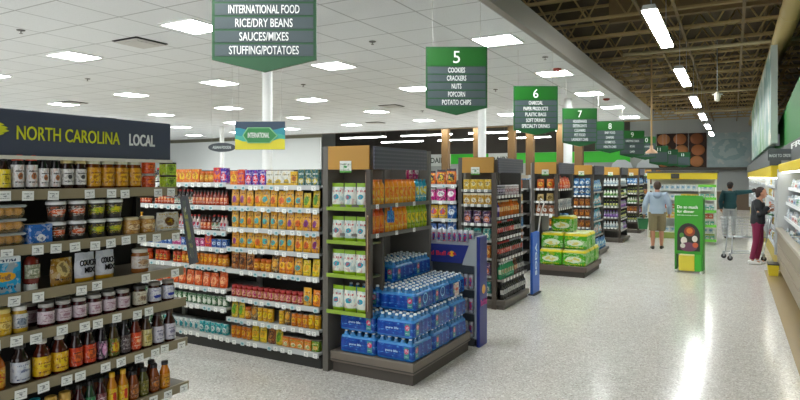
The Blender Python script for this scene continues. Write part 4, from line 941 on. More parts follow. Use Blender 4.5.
def tws(x, y, k, lab): place(tw, (x, y, .2 + .302*k), random.uniform(-.015, .015), lab, TG)
for xi, x in enumerate((-2.565, -2.995)):
    for yi, y in enumerate((11.34, 11.78, 12.22)): tws(x, y, 0, 'green paper towel pack, bottom layer, %s, %s side' % (yn[yi], ('corridor', 'shelf')[xi]))
tws(-2.565, 11.45, 1, 'green paper towel pack, middle layer, corridor side'); tws(-2.995, 11.45, 1, 'green paper towel pack, middle layer, front shelf side'); tws(-2.57, 11.9, 1, 'green paper towel pack, middle layer, rear corridor side'); tws(-2.995, 11.9, 1, 'green paper towel pack, middle layer, rear shelf side')
tws(-2.86, 11.66, 2, 'green paper towel pack alone on top of the pallet stack')
# ================================================================ fifth to seventh runs
blp = bag_('blue_wipes_pack', 'blue wipes pack', .12, .18, .07, '#2c78b8', '#d0e0e8', '#1c3c6c')
tlp = bag_('teal_detergent_pouch', 'teal detergent pouch', .16, .26, .09, '#2a98a8', '#c8d8dc', '#e07a2c', rx=.36, rz=.22)
bdp = bag_('blue_detergent_pouch', 'blue detergent pouch', .16, .26, .09, '#2878b8', '#9ac8dc', '#e8e4c0', rx=.36, rz=.22)
brp = box_('brown_box', 'brown cleaner box', .11, .18, .06, '#8a5234', '#c88a4c', '#2c1c14')
dkb = sbt('cleaner_bottle', 'dark cleaner bottle', .035, .2, '#2c3034', '#8a9a4c', ('#4a6a3c', '#c8c44c', '#e0e0d0'))
grb = sbt('cleaner_bottle', 'green and white cleaner bottle', .035, .2, '#d0d4cc', '#3a8a4c', ('#5aa048', '#e8e8d0', '#1c4a24'))
ppb = sbt('cleaner_bottle', 'purple and grey bottle', .035, .2, '#8a8a98', '#6a3c9c', ('#7a4ca8', '#c8b0dc', '#2c1c44'))
whb = sbt('cleaner_bottle', 'white bottle with pale blue label', .035, .2, '#d8dcdc', '#9aaab4', ('#a8c0cc', '#e0e8e8', '#3a4a5c'))
endcap(14.4, 'endcap display of blue and teal detergent pouches', [1.62, 1.4, 1.15, .9, .65, .4, .15], [[(blp, 4)], [(blp, 4)], [(brp, 4)], [(brp, 4)], [(brp, 4)], [(blp, 4)], [(brp, 4)]],
       [1.5, 1.15, .8, .45], [[(bdp, 6)], [(tlp, 6)], [(bdp, 3), (tlp, 3)], [(tlp, 6)], [(bdp, 6)]], 'detergent endcap', xw0=-3.4, xw1=-2.92, xf=-2.86, frame=FPN, L=1.2, xb=-2.72)
endcap(17.65, 'dark open endcap display of bottles after the detergent endcap', [1.62, 1.3, 1.0, .7, .4], [[(whb, 5)], [(grb, 5)], [(dkb, 5)], [(ppb, 5)], [(whb, 5)]],
       [1.62, 1.3, .98, .66, .34], [[(whb, 11)], [(dkb, 6), (grb, 5)], [(ppb, 11)], [(dkb, 11)], [(whb, 6), (ppb, 5)]], 'bottle endcap', xw0=-3.3, xw1=-2.82, xf=-2.76, frame=M('#2c2c2e', .5), L=1.2, xb=-2.68)
endcap(20.9, 'distant endcap display of mixed dark and blue bottles', [1.62, 1.3, 1.0, .7, .4], [[(blp, 3)], [(dkb, 5)], [(grb, 5)], [(brp, 4)], [(dkb, 5)]],
       [1.62, 1.3, .98, .66, .34], [[(blp, 7)], [(dkb, 11)], [(grb, 6), (dkb, 5)], [(ppb, 5), (brp, 4)], [(dkb, 11)]], 'far bottle endcap', xw0=-3.2, xw1=-2.75, xf=-2.69, frame=M('#2c2c2e', .5), L=1.2, xb=-2.62)
bay(14.4, -4.64, -3.42, 'shelving bay of cleaners behind the paper towel pallet', [1.62, 1.4, 1.15, .9, .65, .4, .155], [[(blp, 7)], [(brp, 8)], [(brp, 8)], [(blp, 7)], [(brp, 8)], [(blp, 7)], [(brp, 8)]], 'of the cleaner bay')
bay(17.65, -4.54, -3.32, 'shelving bay of bottles behind the detergent endcap', [1.62, 1.3, 1.0, .7, .4], [[(whb, 12)], [(grb, 12)], [(dkb, 12)], [(ppb, 12)], [(whb, 12)]], 'of the bottle bay')
for Y, x1 in ((24.2, -2.7), (27.5, -2.6)):
    far = 'endcap display of mixed packs far down the corridor' if Y < 25 else 'last endcap display of mixed packs before the back wall'
    endcap(Y, far, [1.62, 1.2, .8, .4], [[(blp, 3)], [(brp, 4)], [(orb, 3)], [(blp, 3)]], [1.62, 1.2, .8, .4], [[(orb, 7)], [(brp, 8)], [(blp, 7)], [(brp, 8)]], 'far mixed endcap' if Y < 25 else 'last mixed endcap', xw0=-3.15, xw1=-2.72, xf=x1+.02, frame=FPN, L=1.2, xb=x1+.1, tags=0, ftags=0)

# ================================================================ yellow-topped display across the corridor, far
YW = M('#dcc21c', .5); CRM = M('#d8d8c8', .5)
o = empty('canopy_display', (-1.35, 19.6, 0), 0, 'wide display with yellow canopy across the corridor behind the walking man', 'display')
b = MB(); b.cbox(-.95, .95, 0, .9, 1.78, 1.97, .01); b.build('canopy', YW, o)
b = MB(); b.box(-.97, .97, -.02, .92, 1.97, 2.03); b.build('canopy_cap', M('#5a574e', .6), o)
b = MB(); b.box(-.28, -.05, -.02, -.005, 1.8, 1.95); b.build('name_plate', M('#2c2c28', .5), o)
for x in (-.94, .88): b = MB(); b.box(x, x+.06, .02, .1, 0, 1.78); b.build('post', CRM, o)
b = MB(); b.box(-.9, .9, .85, .89, .1, 1.78); b.build('back_panel', M('#d8dcd8', .5), o)
b = MB(); b.cbox(-.92, .92, .05, .88, 0, .18, .01); b.build('base', M('#8a9a4c', .5), o)
cz = [1.46, 1.18, .9, .62, .2]
for z in cz: b = MB(); b.box(-.9, .9, .1, .86, z-.03, z); b.build('shelf', M('#d8dcd8', .5), o)
whc = box_('white_tub', 'white dairy box', .14, .16, .1, '#e0e4e4', '#8ab0c8', '#5a7a8c'); yec = box_('yellow_tub', 'yellow dairy box', .14, .16, .1, '#d8b83c', '#e8e4c0', '#8a5a1c'); rec = box_('red_tub', 'red fruit box', .14, .14, .1, '#b84a34', '#e8d8c0', '#5a1c14')
for i, z in enumerate(cz): fill(('Y', 19.68), z, -2.25, -.5, [[(whc, 11)], [(whc, 5), (yec, 5)], [(rec, 4), (whc, 5)], [(yec, 5), (rec, 5)], [(whc, 9)]][i], lvl(i+1) + ' of the canopy display', dep=.03)
# small green and white rack
o = empty('small_rack', (-.62, 18.4, 0), 0, 'small white wire rack with bright green trays beside the canopy display', 'rack')
for x in (-.2, .2):
    for y in (0, .4): b = MB(); b.tube([(x, y, .02), (x, y, 1.62)], .015, 6); b.build('post', M('#d8dcdc', .4), o)
for z in (.1, .5, .9, 1.25, 1.6): b = MB(); b.cbox(-.22, .22, -.02, .42, z-.03, z, .004); b.box(-.22, .22, -.025, -.02, z-.03, z+.04); b.build('tray', M('#6cc43c', .4), o)
pr_ = box_('produce_pack', 'teal and white produce pack', .1, .13, .08, '#4a9a8c', '#e0e4dc', '#1c4a3c')
for i, z in enumerate((.1, .5, .9, 1.25)): fill(('Y', 18.4), z, -.8, -.44, [(pr_, 3)], lvl(4-i) + ' of the small rack', dep=.03)

# ================================================================ green printed stand in the corridor
o = empty('advert_stand', (-.75, 12.75, 0), -.08, 'tall green printed cardboard stand in the middle of the corridor', 'advertising stand')
GN = M('#36961f', .45)
b = MB(); b.cbox(-.25, .25, 0, .03, .36, 1.49, .004); fp = b.build('front_panel', GN, o)
text('Do so much', WH, .36, .06, fp, (-.02, -.004, 1.27), bold=.02); text('for dinner', WH, .3, .055, fp, (-.05, -.004, 1.185), bold=.02)
text('fresh ideas every day in store', WH, .36, .025, fp, (-.02, -.004, 1.11))
def disc(cx, cz, r, y, m, nm, par, sx=1):
    b = MB(); n = 28; b.add([(cx+sx*r*math.cos(2*PI*i/n), y, cz+r*math.sin(2*PI*i/n)) for i in range(n)], [tuple(range(n))]); return b.build(nm, m, par)
arch = MB(); pa = [(-.2, .42), (.2, .42), (.2, .72)] + [(.2*math.cos(PI*i/12), .72+.24*math.sin(PI*i/12)) for i in range(1, 12)] + [(-.2, .72)]
arch.prism(pa, -.003, 0); arch.build('picture_arch', M('#2a2c22', .5), fp)
disc(.02, .8, .095, -.006, M('#8a3a1c', .5), 'printed_bowl', fp); disc(.02, .81, .055, -.008, M('#c8742c', .5), 'printed_bowl', fp)
disc(-.08, .62, .07, -.006, M('#d8d4c8', .5), 'printed_plate', fp, .8); disc(.11, .66, .06, -.007, M('#d8d4c8', .5), 'printed_cup', fp, .8)
disc(-.12, .72, .05, -.005, M('#4a8a34', .5), 'printed_leaves', fp, .8); disc(.0, .5, .09, -.008, M('#6a3c54', .5), 'printed_dish', fp, 1.7)
disc(.12, .54, .05, -.009, M('#c85a34', .5), 'printed_food', fp); disc(-.1, .52, .045, -.009, M('#c8c4b8', .5), 'printed_food', fp)
for x in (-.25, .22): b = MB(); b.prism([(x, .05), (x+.03, .05), (x+.03, 1.45), (x, 1.45)], .03, .3) if x > 0 else b.prism([(x, .05), (x+.03, .05), (x+.03, 1.45), (x, 1.45)], .03, .3); b.build('side_panel', M('#2f8a24', .5), o)
b = MB(); b.cbox(-.18, .1, .02, .26, .03, .33, .01); b.build('bin', M('#d8c83c', .5), o)
b = MB(); b.cbox(.1, .22, .02, .26, .03, .4, .01); b.build('bin', M('#3fae2c', .5), o)
for x in (-.24, .2): b = MB(); b.box(x, x+.04, -.06, .34, 0, .04); b.build('foot', M('#d8dcd8', .5), o)

# ================================================================ refrigerated cases on the right
TAN = M('#8d8270', .5); CWH = M('#cfd6dc', .4)
o = empty('refrigerated_case', (.76, 8.0, 0), 0, 'long open refrigerated case with tan front at the right edge', 'refrigerated case')
y0, y1 = -6.0, 5.85
b = MB(); b.box(.1, 1.5, y0, y1, 0, .14); b.build('plinth', M('#4a443a', .6), o)
b = MB(); b.box(.0, .08, y0, y1, .12, .80); b.box(-.012, 0, y0, y1, .3, .34); b.box(-.012, 0, y0, y1, .52, .56); b.build('front_panel', TAN, o)
b = MB(); b.cbox(-.03, .09, y0, y1, .80, .86, .012); b.build('bumper_rail', M('#a39c90', .35, .3), o)
b = MB(); b.box(.08, 1.2, y0, y1, .5, .72); b.build('tray', CWH, o)
b = MB(); b.box(1.2, 1.28, y0, y1, .14, 2.0); b.build('back_panel', CWH, o)
b = MB(); b.box(.0, 1.28, y1-.06, y1, .14, 2.0); b.build('end_panel', M('#b9bcbc', .5), o)
clv = [(1.08, .12), (1.36, .15), (1.64, .19)]
b = MB(); b.box(.08, .12, y0, y1-.1, 1.925, 1.95); b.build('added_case_light', M('#f4f8ff', .5, emit=4.0), o)  # glowing strip added under the canopy to brighten the dark case interior
for z, s in clv:
    b = MB(); b.box(s, 1.2, y0+.1, y1-.07, z-.03, z); sh = b.build('shelf', CWH, o)
    b = MB(); b.box(s-.012, s, y0+.1, y1-.07, z-.045, z+.012); b.build('price_rail', M('#e4e8ea', .4), sh)
b = MB(); b.cbox(.02, 1.3, y0, y1, 1.95, 2.1, .012); b.build('canopy', YW, o)
b = MB(); b.cbox(.06, 1.32, y0, y1, 2.1, 2.42, .01); fa = b.build('fascia', M('#55595a', .6), o)
text('FRESH', WH, 4.2, .085, fa, (.055, 1.3, 2.34), rz=-PI/2, bold=.02)
kinds = [bag_('salad_bag', 'white and green chilled salad bag', .2, .17, .09, '#d0d8dc', '#4a8a5a', '#3a5a7c'), box_('chilled_tray', 'pale chilled tray with blue print', .2, .12, .14, '#d4dce4', '#3a6ab0', '#8aa0b0', cz=.4), box_('chilled_tray', 'white chilled tray with red print', .2, .1, .14, '#e0e0e0', '#b84a44', '#8a8a90'), bag_('chilled_pouch', 'silver chilled pouch', .18, .16, .08, '#b8c4cc', '#e4e8ea', '#5a6a7c')]
FR = ('R', 0)
def rfill(x, z, ya, yb, where, step=.21, ks=kinds, dx=0):
    n = int((yb-ya)/step); cnt = {}
    seq = [random.choice(ks) for _ in range(n)]; 
    for i in range(n-1, -1, -1):
        p = seq[i]; k = cnt.get(p.desc, 0); cnt[p.desc] = k+1
        place(p, (x + p.d/2 + .01, ya + (i+.5)*step, z), -PI/2 + random.uniform(-.2, .2), '%s, %s from far end, %s' % (p.desc, ORD[min(k, 19)], where), p.desc + ', ' + where)
for i, (z, s) in enumerate(clv): rfill(.76+s, z, 8.6, 13.7, ('lower', 'middle', 'upper')[i] + ' shelf of the open case')
rfill(.85, .72, 8.6, 13.7, 'front of the well, open case'); rfill(1.03, .78, 8.6, 13.7, 'back of the well, open case')
# multi-deck case further back
o = empty('multideck_case', (.72, 14.0, 0), 0, 'tall chilled multideck case with yellow canopy behind the woman', 'refrigerated case')
L_ = 22.0
b = MB(); b.box(.06, 1.3, 0, L_, 0, .3); b.build('plinth', M('#b8a43c', .5), o)
b = MB(); b.box(1.22, 1.3, 0, L_, .3, 2.0); b.build('back_panel', CWH, o)
for i in range(7): b = MB(); b.box(.0, 1.25, i*L_/6-.02 if i else 0, i*L_/6+.02, .3, 1.85); b.build('divider', M('#d0d4d4', .4), o)
b = MB(); b.box(.0, .04, 0, L_, 1.815, 1.84); b.build('added_case_light', M('#f4f8ff', .5, emit=3.0), o)  # second added glow strip, brightens the multideck shelves
dl = [.42, .78, 1.1, 1.4, 1.66]
for z in dl: b = MB(); b.box(.04, 1.22, 0, L_, z-.03, z); b.box(.03, .04, 0, L_, z-.045, z+.012); b.build('shelf', CWH, o)
b = MB(); b.cbox(-.06, 1.3, 0, L_, 1.84, 2.08, .012); b.build('canopy', YW, o)
b = MB(); b.cbox(-.08, 1.34, 0, L_, 2.08, 2.42, .01); b.build('fascia', M('#55595a', .6), o)
k2 = [whc, yec, rec, kinds[0], kinds[3]]
for i, z in enumerate(dl): rfill(.78, z, 14.1, 19.5, ('bottom', 'second', 'middle', 'fourth', 'top')[i] + ' deck of the multideck', step=.24, ks=k2)
o = empty('yellow_floor_bin', (.66, 13.3, 0), 0, 'small yellow bin on the floor at the end of the open case', 'bin')
b = MB(); b.prism([(-.07, 0), (.07, 0), (.09, .2), (-.09, .2)], -.2, .2); b.build('bin_body', M('#d8c01c', .5), o)
b = MB(); b.cbox(-.095, .095, -.21, .21, .2, .22, .005); b.build('rim', M('#2c2c2c', .5), o)
# bulkhead, mural panel
b = MB(); ys = [(2, 2.42), (20.5, 2.42), (20.5, 3.0), (12, 3.6), (2, 4.6)]
vs = [(1.0, y, z) for y, z in ys] + [(4.4, y, z) for y, z in ys]; n = 5
b.add(vs, [tuple(range(n)), tuple(range(2*n-1, n-1, -1))] + [(i, i+n, (i+1) % n+n, (i+1) % n) for i in range(n)])
struct('wall_bulkhead', b, M('#1f7a2c', .6))
t = NT('mural_print'); tc = t.n('ShaderNodeTexCoord'); nz = t.n('ShaderNodeTexNoise'); nz.inputs['Scale'].default_value = .55; nz.inputs['Detail'].default_value = 3
t.link(tc.outputs['Object'], nz.inputs['Vector']); f = nz.outputs['Fac']
c_ = t.mix(t.math('GREATER_THAN', f, .48), '#6f9a94', '#b4c4bc'); c_ = t.mix(t.math('GREATER_THAN', f, .58), c_, '#5c9460'); c_ = t.mix(t.math('LESS_THAN', f, .38), c_, '#d4d4c4')
t.link(c_, t.b.inputs['Base Color']); MUR = t.m
o = empty('mural_panel', (.75, 15.8, 0), 0, 'tall pale teal and white mural panel seen edge-on above the coolers', 'mural')
b = MB(); b.cbox(0, .12, 0, 16, 2.6, 4.82, .01); b.build('panel', MUR, o)
for yy in (1.5, 3.4):
    b = MB(); b.box(.12, .249, yy, yy+.08, 2.62, 2.9); b.build('wall_bracket', MET, o)
b = MB(); b.box(-.005, .125, -.02, .0, 2.6, 4.82); b.build('edge_trim', M('#c9d6cc', .5), o)
# back wall graphics
o = empty('mural_panel', (-2.85, YB-.2, 0), 0, 'brown mural of round baskets on the back wall', 'mural')
b = MB(); b.box(-1.5, 1.4, 0, .06, 2.46, 4.65); b.build('panel', M('#3a2418', .7), o)
for i in range(3):
    for j in range(3):
        x, z = -1.08+i*.96 + (.08 if j % 2 else 0), 2.84+j*.72
        b = MB(); b.ellip((x, -.02, z), (.39, .1, .35), 0, 16, 10); b.build('round_relief', M(('#a8683c', '#8a5230', '#b87c4c')[(i+j) % 3], .7), o)
o = empty('mural_panel', (-.2, YB-.2, 0), 0, 'pale teal mural beside the brown baskets on the back wall', 'mural')
b = MB(); b.box(-1.2, 1.15, 0, .06, 2.46, 4.6); b.build('panel', PM('#a9bcbc', '#93acac', '#b8c8c4', cz=.5, rx=.4, rz=.3, inkz=()), o)
for x, lab in ((-6.5, 'left'), (-4.9, 'right')):
    o = empty('wall_sign', (x, YB-.25, 0), 0, 'white arched panel low on the back wall, %s one' % lab, 'sign')
    b = MB(); b.prism([(-.7, 2.46), (.7, 2.46), (.55, 2.8), (.2, 3.0), (-.3, 3.0), (-.6, 2.75)], 0, .05); b.build('board', M('#d4dce0', .5), o)
# back wall counter
o = empty('back_counter', (-.6, 38.5, 0), 0, 'low service counter in front of the back wall', 'counter')
b = MB(); b.cbox(-1.6, 2.0, 0, 1.0, 0, 1.0, .02); b.build('body', M('#6a5a48', .6), o)
b = MB(); b.cbox(-1.65, 2.05, -.05, 1.05, 1.0, 1.05, .01); b.build('countertop', M('#9a9488', .4), o)
# pendant fan-like fitting on a long cord
o = empty('hanging_scale', (-2.1, 18.95, 0), 0, 'pale bell-shaped fitting hanging on a long tan rod from the roof', 'hanging fitting')
b = MB(); b.tube([(0, 0, 2.75), (0, 0, 5.35)], .025, 8); b.build('rod', M('#c9a878', .5), o)
b = MB(); b.lathe([(.17, 2.55), (.16, 2.6), (.05, 2.68), (.04, 2.78)], 16); b.build('bell', M('#d0a888', .5), o)
o = empty('ceiling_camera', (-.35, 17.2, 0), 0, 'small pale camera hanging from the open roof above the corridor', 'camera')
b = MB(); b.tube([(0, 0, 4.0), (0, 0, 5.35)], .012, 6); b.build('rod', MET, o)
b = MB(); b.lathe([(.05, 3.78), (.07, 3.86), (.07, 3.98), (.03, 4.02)], 12); b.tube([(-.12, 0, 3.96), (.12, 0, 3.96)], .02, 6); b.build('housing', M('#c8c4b4', .5), o)

o = empty('blade_sign', (.5, 11.5, 0), 0, 'dark grey blade sign reading MADE TO ORDER jutting out above the open case', 'sign')
b = MB(); b.cbox(0, .36, 0, .03, 2.12, 2.31, .004); b.build('board', M('#4d5355', .5), o); text('MADE TO ORDER', DIM, .32, .05, o, (.18, -.003, 2.2))
# ================================================================ people
SKIN = M('#b98468', .5)
def remesh(mb, name, mat, parent, vox=.011, smooth=4):
    me = mb.mesh(name, mat); o = bpy.data.objects.new(name, me); link(o)
    r = o.modifiers.new('r', 'REMESH'); r.mode = 'VOXEL'; r.voxel_size = vox; r.use_smooth_shade = True
    s = o.modifiers.new('s', 'SMOOTH'); s.iterations = smooth; s.factor = .5
    dg = bpy.context.evaluated_depsgraph_get(); m2 = bpy.data.meshes.new_from_object(o.evaluated_get(dg)); m2.name = name
    bpy.data.objects.remove(o); m2.materials.clear(); m2.materials.append(mat)
    for p in m2.polygons: p.use_smooth = True; p.material_index = 0
    o = bpy.data.objects.new(name, m2); return link(o, parent)
def V(*a): return Vector(a)
def limb(mb, pts, rs, seg=12): mb.tube(pts, rs, seg)
def hand(mb, wr, d, side, up, curl=.5):
    """palm and five fingers from the wrist along d; side points to the thumb, up is the palm normal"""
    d = d.normalized(); side = (side - d*side.dot(d)).normalized(); up = d.cross(side).normalized() if up is None else (up - d*up.dot(d)).normalized()
    limb(mb, [wr, wr+d*.03, wr+d*.085], [(.022, .018), (.034, .016), (.036, .014)], 10)
    for k, (o, l) in enumerate(((.030, .068), (.011, .078), (-.009, .073), (-.028, .058))):
        p = wr + d*.075 + side*o; a = p + d*l*.5 + up*l*.15*curl*2; e = a + d*l*.4*(1-curl) + up*l*.5*curl
        limb(mb, [p, a, e], [.0095, .0088, .0075], 7)
    p = wr + d*.025 + side*.028; limb(mb, [p, p + side*.03 + d*.03, p + side*.035 + d*.062 + up*.012], [.012, .0105, .009], 7)
def person(name, loc, rz, label, J, shirt, trousers, shoes, hair, shorts=False, sleeve=1.0, hat=None, group=None):
    o = empty(name, loc, rz, label, 'person', group)
    b = MB()
    pv, ch, nk, hd = J['pelvis'], J['chest'], J['neck'], J['head']; fdir = J.get('face', V(0, -1, 0)).normalized(); rt = V(-fdir.y, fdir.x, 0).normalized()
    up = V(0, 0, 1)
    # torso
    sp = [pv - up*.06, pv + up*.06, pv.lerp(ch, .5), ch - up*.02, ch + up*.12, nk - up*.02]
    limb(b, sp, [(.145, .10), (.165, .115), (.135, .10), (.16, .115), (.17, .10), (.065, .06)], 16)
    limb(b, [nk - up*.05, nk + up*.02, hd - up*.05], [.062, .056, .055])
    b.ellip(hd + up*.02, (.078, .098, .115), 0, 16, 12); b.ellip(hd - up*.045 + fdir*.03, (.055, .06, .06), 0, 12, 8)
    b.tube([hd + fdir*.085 + up*.015, hd + fdir*.115 - up*.018, hd + fdir*.085 - up*.025], [.01, .014, .012], 7)
    for s in (-1, 1): b.ellip(hd + rt*s*.078 + up*.005, (.014, .02, .03), 0, 8, 6)
    for s in ('L', 'R'):
        sh, el, wr = J['sh'+s], J['el'+s], J['wr'+s]
        limb(b, [ch + up*.08, sh, sh.lerp(el, .4), el, el.lerp(wr, .35), wr], [.06, .055, .048, .038, .036, .024])
        d = (wr - el).normalized(); hand(b, wr, J.get('hd'+s, d), J.get('th'+s, V(0, -1, 0)), J.get('pn'+s))
        hp, kn, an, toe = J['hp'+s], J['kn'+s], J['an'+s], J['toe'+s]
        limb(b, [hp + up*.05, hp, hp.lerp(kn, .45), kn, kn.lerp(an, .35), an], [.09, .088, .075, .056, .054, .036])
        limb(b, [an, an - up*.04 + (toe-an)*.3, toe - up*0], [.036, .038, .028])
    remesh(b, 'body', SKIN, o, .009, 3)
    # shirt / jacket
    b = MB(); g = .016
    limb(b, [pv - up*(.04), pv + up*.08, pv.lerp(ch, .5), ch - up*.02, ch + up*.12, nk - up*.03], [(.168+g, .125+g), (.166+g, .12+g), (.15+g, .115+g), (.165+g, .12+g), (.172+g, .105+g), (.075, .07)], 18)
    for s in ('L', 'R'):
        sh, el, wr = J['sh'+s], J['el'+s], J['wr'+s]
        e = el.lerp(wr, (sleeve-.5)*2*.95) if sleeve > .5 else sh.lerp(el, sleeve*2)
        pts = [ch + up*.08, sh, sh.lerp(el, .45)] + ([el, e] if sleeve > .5 else [e])
        limb(b, pts, [.078, .076, .07] + ([.064, .05] if sleeve > .5 else [.062]))
    for s in ('L', 'R'):
        if sleeve > .5: b.ellip(J['el'+s], (.062, .062, .062), 0, 10, 8)
    remesh(b, 'jacket' if sleeve > .5 else 'shirt', shirt, o, .010, 3)
    b = MB()
    limb(b, [pv - up*.10, pv + up*.0, pv + up*.1], [(.16, .12), (.178, .13), (.16, .12)], 18)
    for s in ('L', 'R'):
        hp, kn, an = J['hp'+s], J['kn'+s], J['an'+s]
        if shorts: limb(b, [hp + up*.05, hp, hp.lerp(kn, .5), kn - up*.02], [.1, .104, .1, .088])
        else: limb(b, [hp + up*.05, hp, hp.lerp(kn, .45), kn, kn.lerp(an, .4), an + up*.02], [.1, .098, .086, .067, .062, .05])
    remesh(b, 'shorts' if shorts else 'trousers', trousers, o, .010, 3)
    for s in ('L', 'R'):
        an, toe = J['an'+s], J['toe'+s]; d = (toe-an); d.z = 0; d.normalize(); b = MB(); g0 = V(an.x, an.y, 0)
        z0 = min(an.z, toe.z) - .06
        limb(b, [V(an.x, an.y, z0+.05) - d*.07, V(an.x, an.y, z0+.055), V(an.x, an.y, z0+.045) + d*.09, V(an.x, an.y, z0+.035) + d*.17], [(.03, .04), (.046, .05), (.046, .038), (.03, .024)], 12)
        remesh(b, 'shoe', shoes, o, .009, 2)
    hb = MB()
    if hair[0] == 'bun':
        hb.ellip(hd + up*.035 - fdir*.018, (.088, .1, .112), 0, 16, 12); hb.ellip(hd + up*.06 - fdir*.13, (.045, .05, .045), 0, 10, 8); hb.ellip(hd - up*.04 - fdir*.06, (.07, .05, .06), 0, 10, 8)
    else:
        hb.ellip(hd + up*.04 - fdir*.015, (.084, .096, .108), 0, 16, 12)
    if hair[0] != 'bun': hb.ellip(hd - up*.02 - fdir*.05, (.07, .05, .06), 0, 10, 8)
    ho = hb.build('hair', M(hair[1], .7), o)
    for v in ho.data.vertices:      # keep the hairline off the face
        r = v.co - hd; f = r.dot(fdir)
        if f > .02 and r.z < .09: v.co -= fdir * (f - .02)
    for s in (-1, 1):
        b = MB(); b.ellip(hd + fdir*.088 + rt*s*.032 + up*.022, (.009, .009, .007), 0, 8, 6); b.build('eye', M('#2a1c14', .3), o)
    b = MB(); b.tube([hd + fdir*.083 - up*.055 + rt*.022, hd + fdir*.094 - up*.056, hd + fdir*.083 - up*.055 - rt*.022], .006, 6); b.build('lips', M('#94504a', .5), o)
    if hat:
        b = MB(); b.ellip(hd + up*.06, (.09, .108, .085), 0, 16, 10); b.tube([hd + up*.06 + fdir*.08, hd + up*.05 + fdir*.17], [(.07, .008), (.05, .006)], 12); b.build('cap', M(hat, .7), o)
    return o
# man walking away, green basket in the left hand (facing +Y: local face -Y turned by pi)
mJ = dict(pelvis=V(0, 0, .95), chest=V(0, -.01, 1.28), neck=V(0, -.02, 1.47), head=V(0, -.04, 1.60),
    shL=V(.19, 0, 1.40), elL=V(.27, .02, 1.12), wrL=V(.29, -.06, .88), shR=V(-.19, 0, 1.40), elR=V(-.26, .03, 1.12), wrR=V(-.26, -.08, .90),
    hpL=V(.095, 0, .90), knL=V(.10, -.02, .49), anL=V(.10, .06, .085), toeL=V(.12, -.08, .05),
    hpR=V(-.095, 0, .90), knR=V(-.09, -.03, .49), anR=V(-.09, -.06, .085), toeR=V(-.11, -.2, .05))
man = person('person', (-1.70, 16.6, 0), PI + .1, 'person walking away in a pale grey-blue hooded top and khaki shorts', mJ, M('#9fb0c0', .8), M('#7d7355', .8), M('#3a332c', .6), ('short', '#3c2c20'), shorts=True, sleeve=1.0)
man.scale = (1.09, 1.08, 1)
b = MB(); b.tube([V(0, .10, 1.45), V(0, .15, 1.36), V(0, .14, 1.30)], [(.10, .04), (.09, .05), (.04, .02)], 12); b.build('hood', M('#8a9aac', .8), man)
o = empty('shopping_basket', (-2.07, 16.74, .50), .2, 'dark green hand basket carried by the walking person', 'basket')
b = MB(); b.prism([(-.1, 0), (.1, 0), (.13, .26), (-.13, .26)], -.19, .19); b.build('basket_body', M('#1f6a3a', .5), o)
b = MB(); b.cbox(-.14, .14, -.2, .2, .255, .275, .005); b.build('rim', M('#164f2c', .5), o)
b = MB(); b.tube([(0, -.17, .27), (0, -.12, .35), (0, 0, .375), (0, .12, .35), (0, .17, .27)], .008, 6); b.build('handle', M('#26282a', .5), o)
# woman at the case, facing right (+X), phone at her chest
wJ = dict(pelvis=V(0, 0, .90), chest=V(0, -.01, 1.20), neck=V(0, -.03, 1.385), head=V(0, -.065, 1.50),
    shL=V(.165, -.01, 1.32), elL=V(.20, -.04, 1.06), wrL=V(.06, -.19, 1.13), shR=V(-.165, -.01, 1.32), elR=V(-.20, -.05, 1.06), wrR=V(-.04, -.2, 1.22),
    hpL=V(.085, 0, .85), knL=V(.09, -.03, .47), anL=V(.09, .03, .085), toeL=V(.10, -.11, .05),
    hpR=V(-.085, 0, .85), knR=V(-.08, .02, .47), anR=V(-.09, .10, .085), toeR=V(-.09, -.05, .05), face=V(.1, -1, -.05))
person('person', (.46, 14.75, 0), PI/2 - .15, 'person standing at the cold case in a black jacket and burgundy trousers, arms folded up', wJ, M('#25282c', .8), M('#7a1440', .7), M('#d8d8dc', .5), ('bun', '#2c1c18'))
# far person reaching right
fJ = dict(pelvis=V(0, 0, .93), chest=V(0, -.01, 1.25), neck=V(0, -.03, 1.44), head=V(0, -.05, 1.57),
    shL=V(.185, 0, 1.38), elL=V(.42, -.08, 1.40), wrL=V(.65, -.14, 1.44), shR=V(-.185, 0, 1.38), elR=V(-.25, .04, 1.1), wrR=V(-.24, -.06, .88),
    hpL=V(.09, 0, .88), knL=V(.10, -.03, .48), anL=V(.10, .03, .085), toeL=V(.11, -.11, .05),
    hpR=V(-.09, 0, .88), knR=V(-.10, .0, .48), anR=V(-.11, .06, .085), toeR=V(-.12, -.08, .05))
FP = fJ
person('person', (-.08, 20.6, 0), PI - .05, 'distant person in a dark teal top and cap reaching one arm to the right', {k: (V(-v.x, v.y, v.z) if k not in ('face',) else v) for k, v in fJ.items()}, M('#1f4a50', .8), M('#a9aeb0', .8), M('#3a3a3a', .6), ('short', '#2c221c'), hat='#24282c')
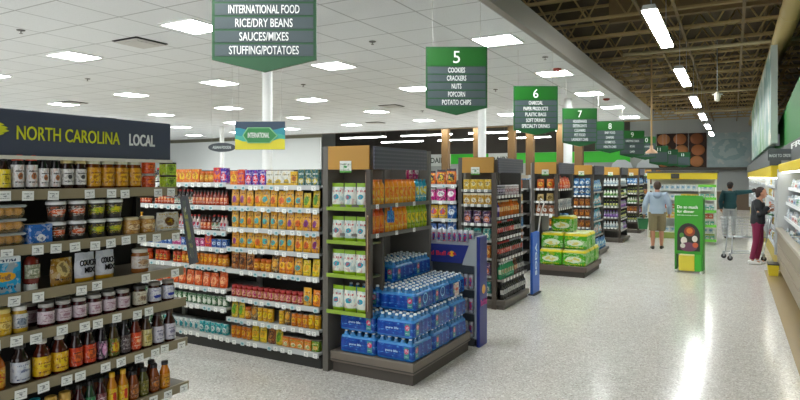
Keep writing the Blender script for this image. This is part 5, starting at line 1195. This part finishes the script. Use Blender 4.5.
# ---------------------------------------------------------------- shopping cart
CH = M('#a9b0b4', .3, .7); o = empty('shopping_cart', (.20, 15.35, 0), -1.25, 'chrome wire shopping cart beside the person in burgundy trousers', 'shopping cart')
b = MB()
def bc(u, v, z):      # basket corner interpolation, u along length, v across
    t = z; wd = .17 + .07*t; return (-.17 - .05*t + u*(.34 + .1*t)*1.0, -.36 + .02*t + v*.78 - (1-v)*.06*t, .52 + .42*t)
for i in range(7):
    t = i/6; P0 = [bc(0, 0, t), bc(1, 0, t), bc(1, 1, t), bc(0, 1, t), bc(0, 0, t)]
    b.tube(P0, .008 if i in (0, 6) else .004, 5)
for k in range(9):
    f = k/8
    for s in ((f, 0), (f, 1), (0, f), (1, f)): b.tube([bc(s[0], s[1], 0), bc(s[0], s[1], 1)], .0035, 4)
    b.tube([bc(f, 0, 0), bc(f, 1, 0)], .0035, 4); b.tube([bc(0, f, 0), bc(1, f, 0)], .0035, 4)
b.build('basket', CH, o)
b = MB()
for x in (-.2, .2):
    b.tube([(x, .44, 1.0), (x, .40, .5), (x, .34, .18), (x*.95, -.36, .16)], .012, 7); b.tube([(x*.95, -.3, .17), (x*.85, -.28, .53)], .012, 7); b.tube([(x, .44, .52), (x*.85, -.34, .52)], .01, 6)
    b.tube([(x, .40, .5), (x, .52, 1.02)], .012, 7)
b.tube([(-.2, -.2, .165), (.2, -.2, .165)], .01, 6); b.tube([(-.2, .2, .175), (.2, .2, .175)], .01, 6); b.build('frame', CH, o)
b = MB(); b.tube([(-.23, .52, 1.02), (.23, .52, 1.02)], .018, 10); b.build('handle', M('#2c6a3c', .5), o)
b = MB(); b.box(-.17, .17, .28, .30, .62, .9); b.build('child_seat', M('#3a6a4c', .5), o)
for x in (-.2, .2):
    for y in (-.34, .34):
        b = MB(); b.tube([(x-.012, y, .055), (x+.012, y, .055)], .055, 14); w_ = b.build('wheel', M('#2a2a2c', .5), o)
        b = MB(); b.box(x-.022, x-.016, y-.02, y+.02, .05, .16); b.box(x+.016, x+.022, y-.02, y+.02, .05, .16); b.box(x-.022, x+.022, y-.02, y+.02, .14, .16); b.build('caster_fork', CH, w_)
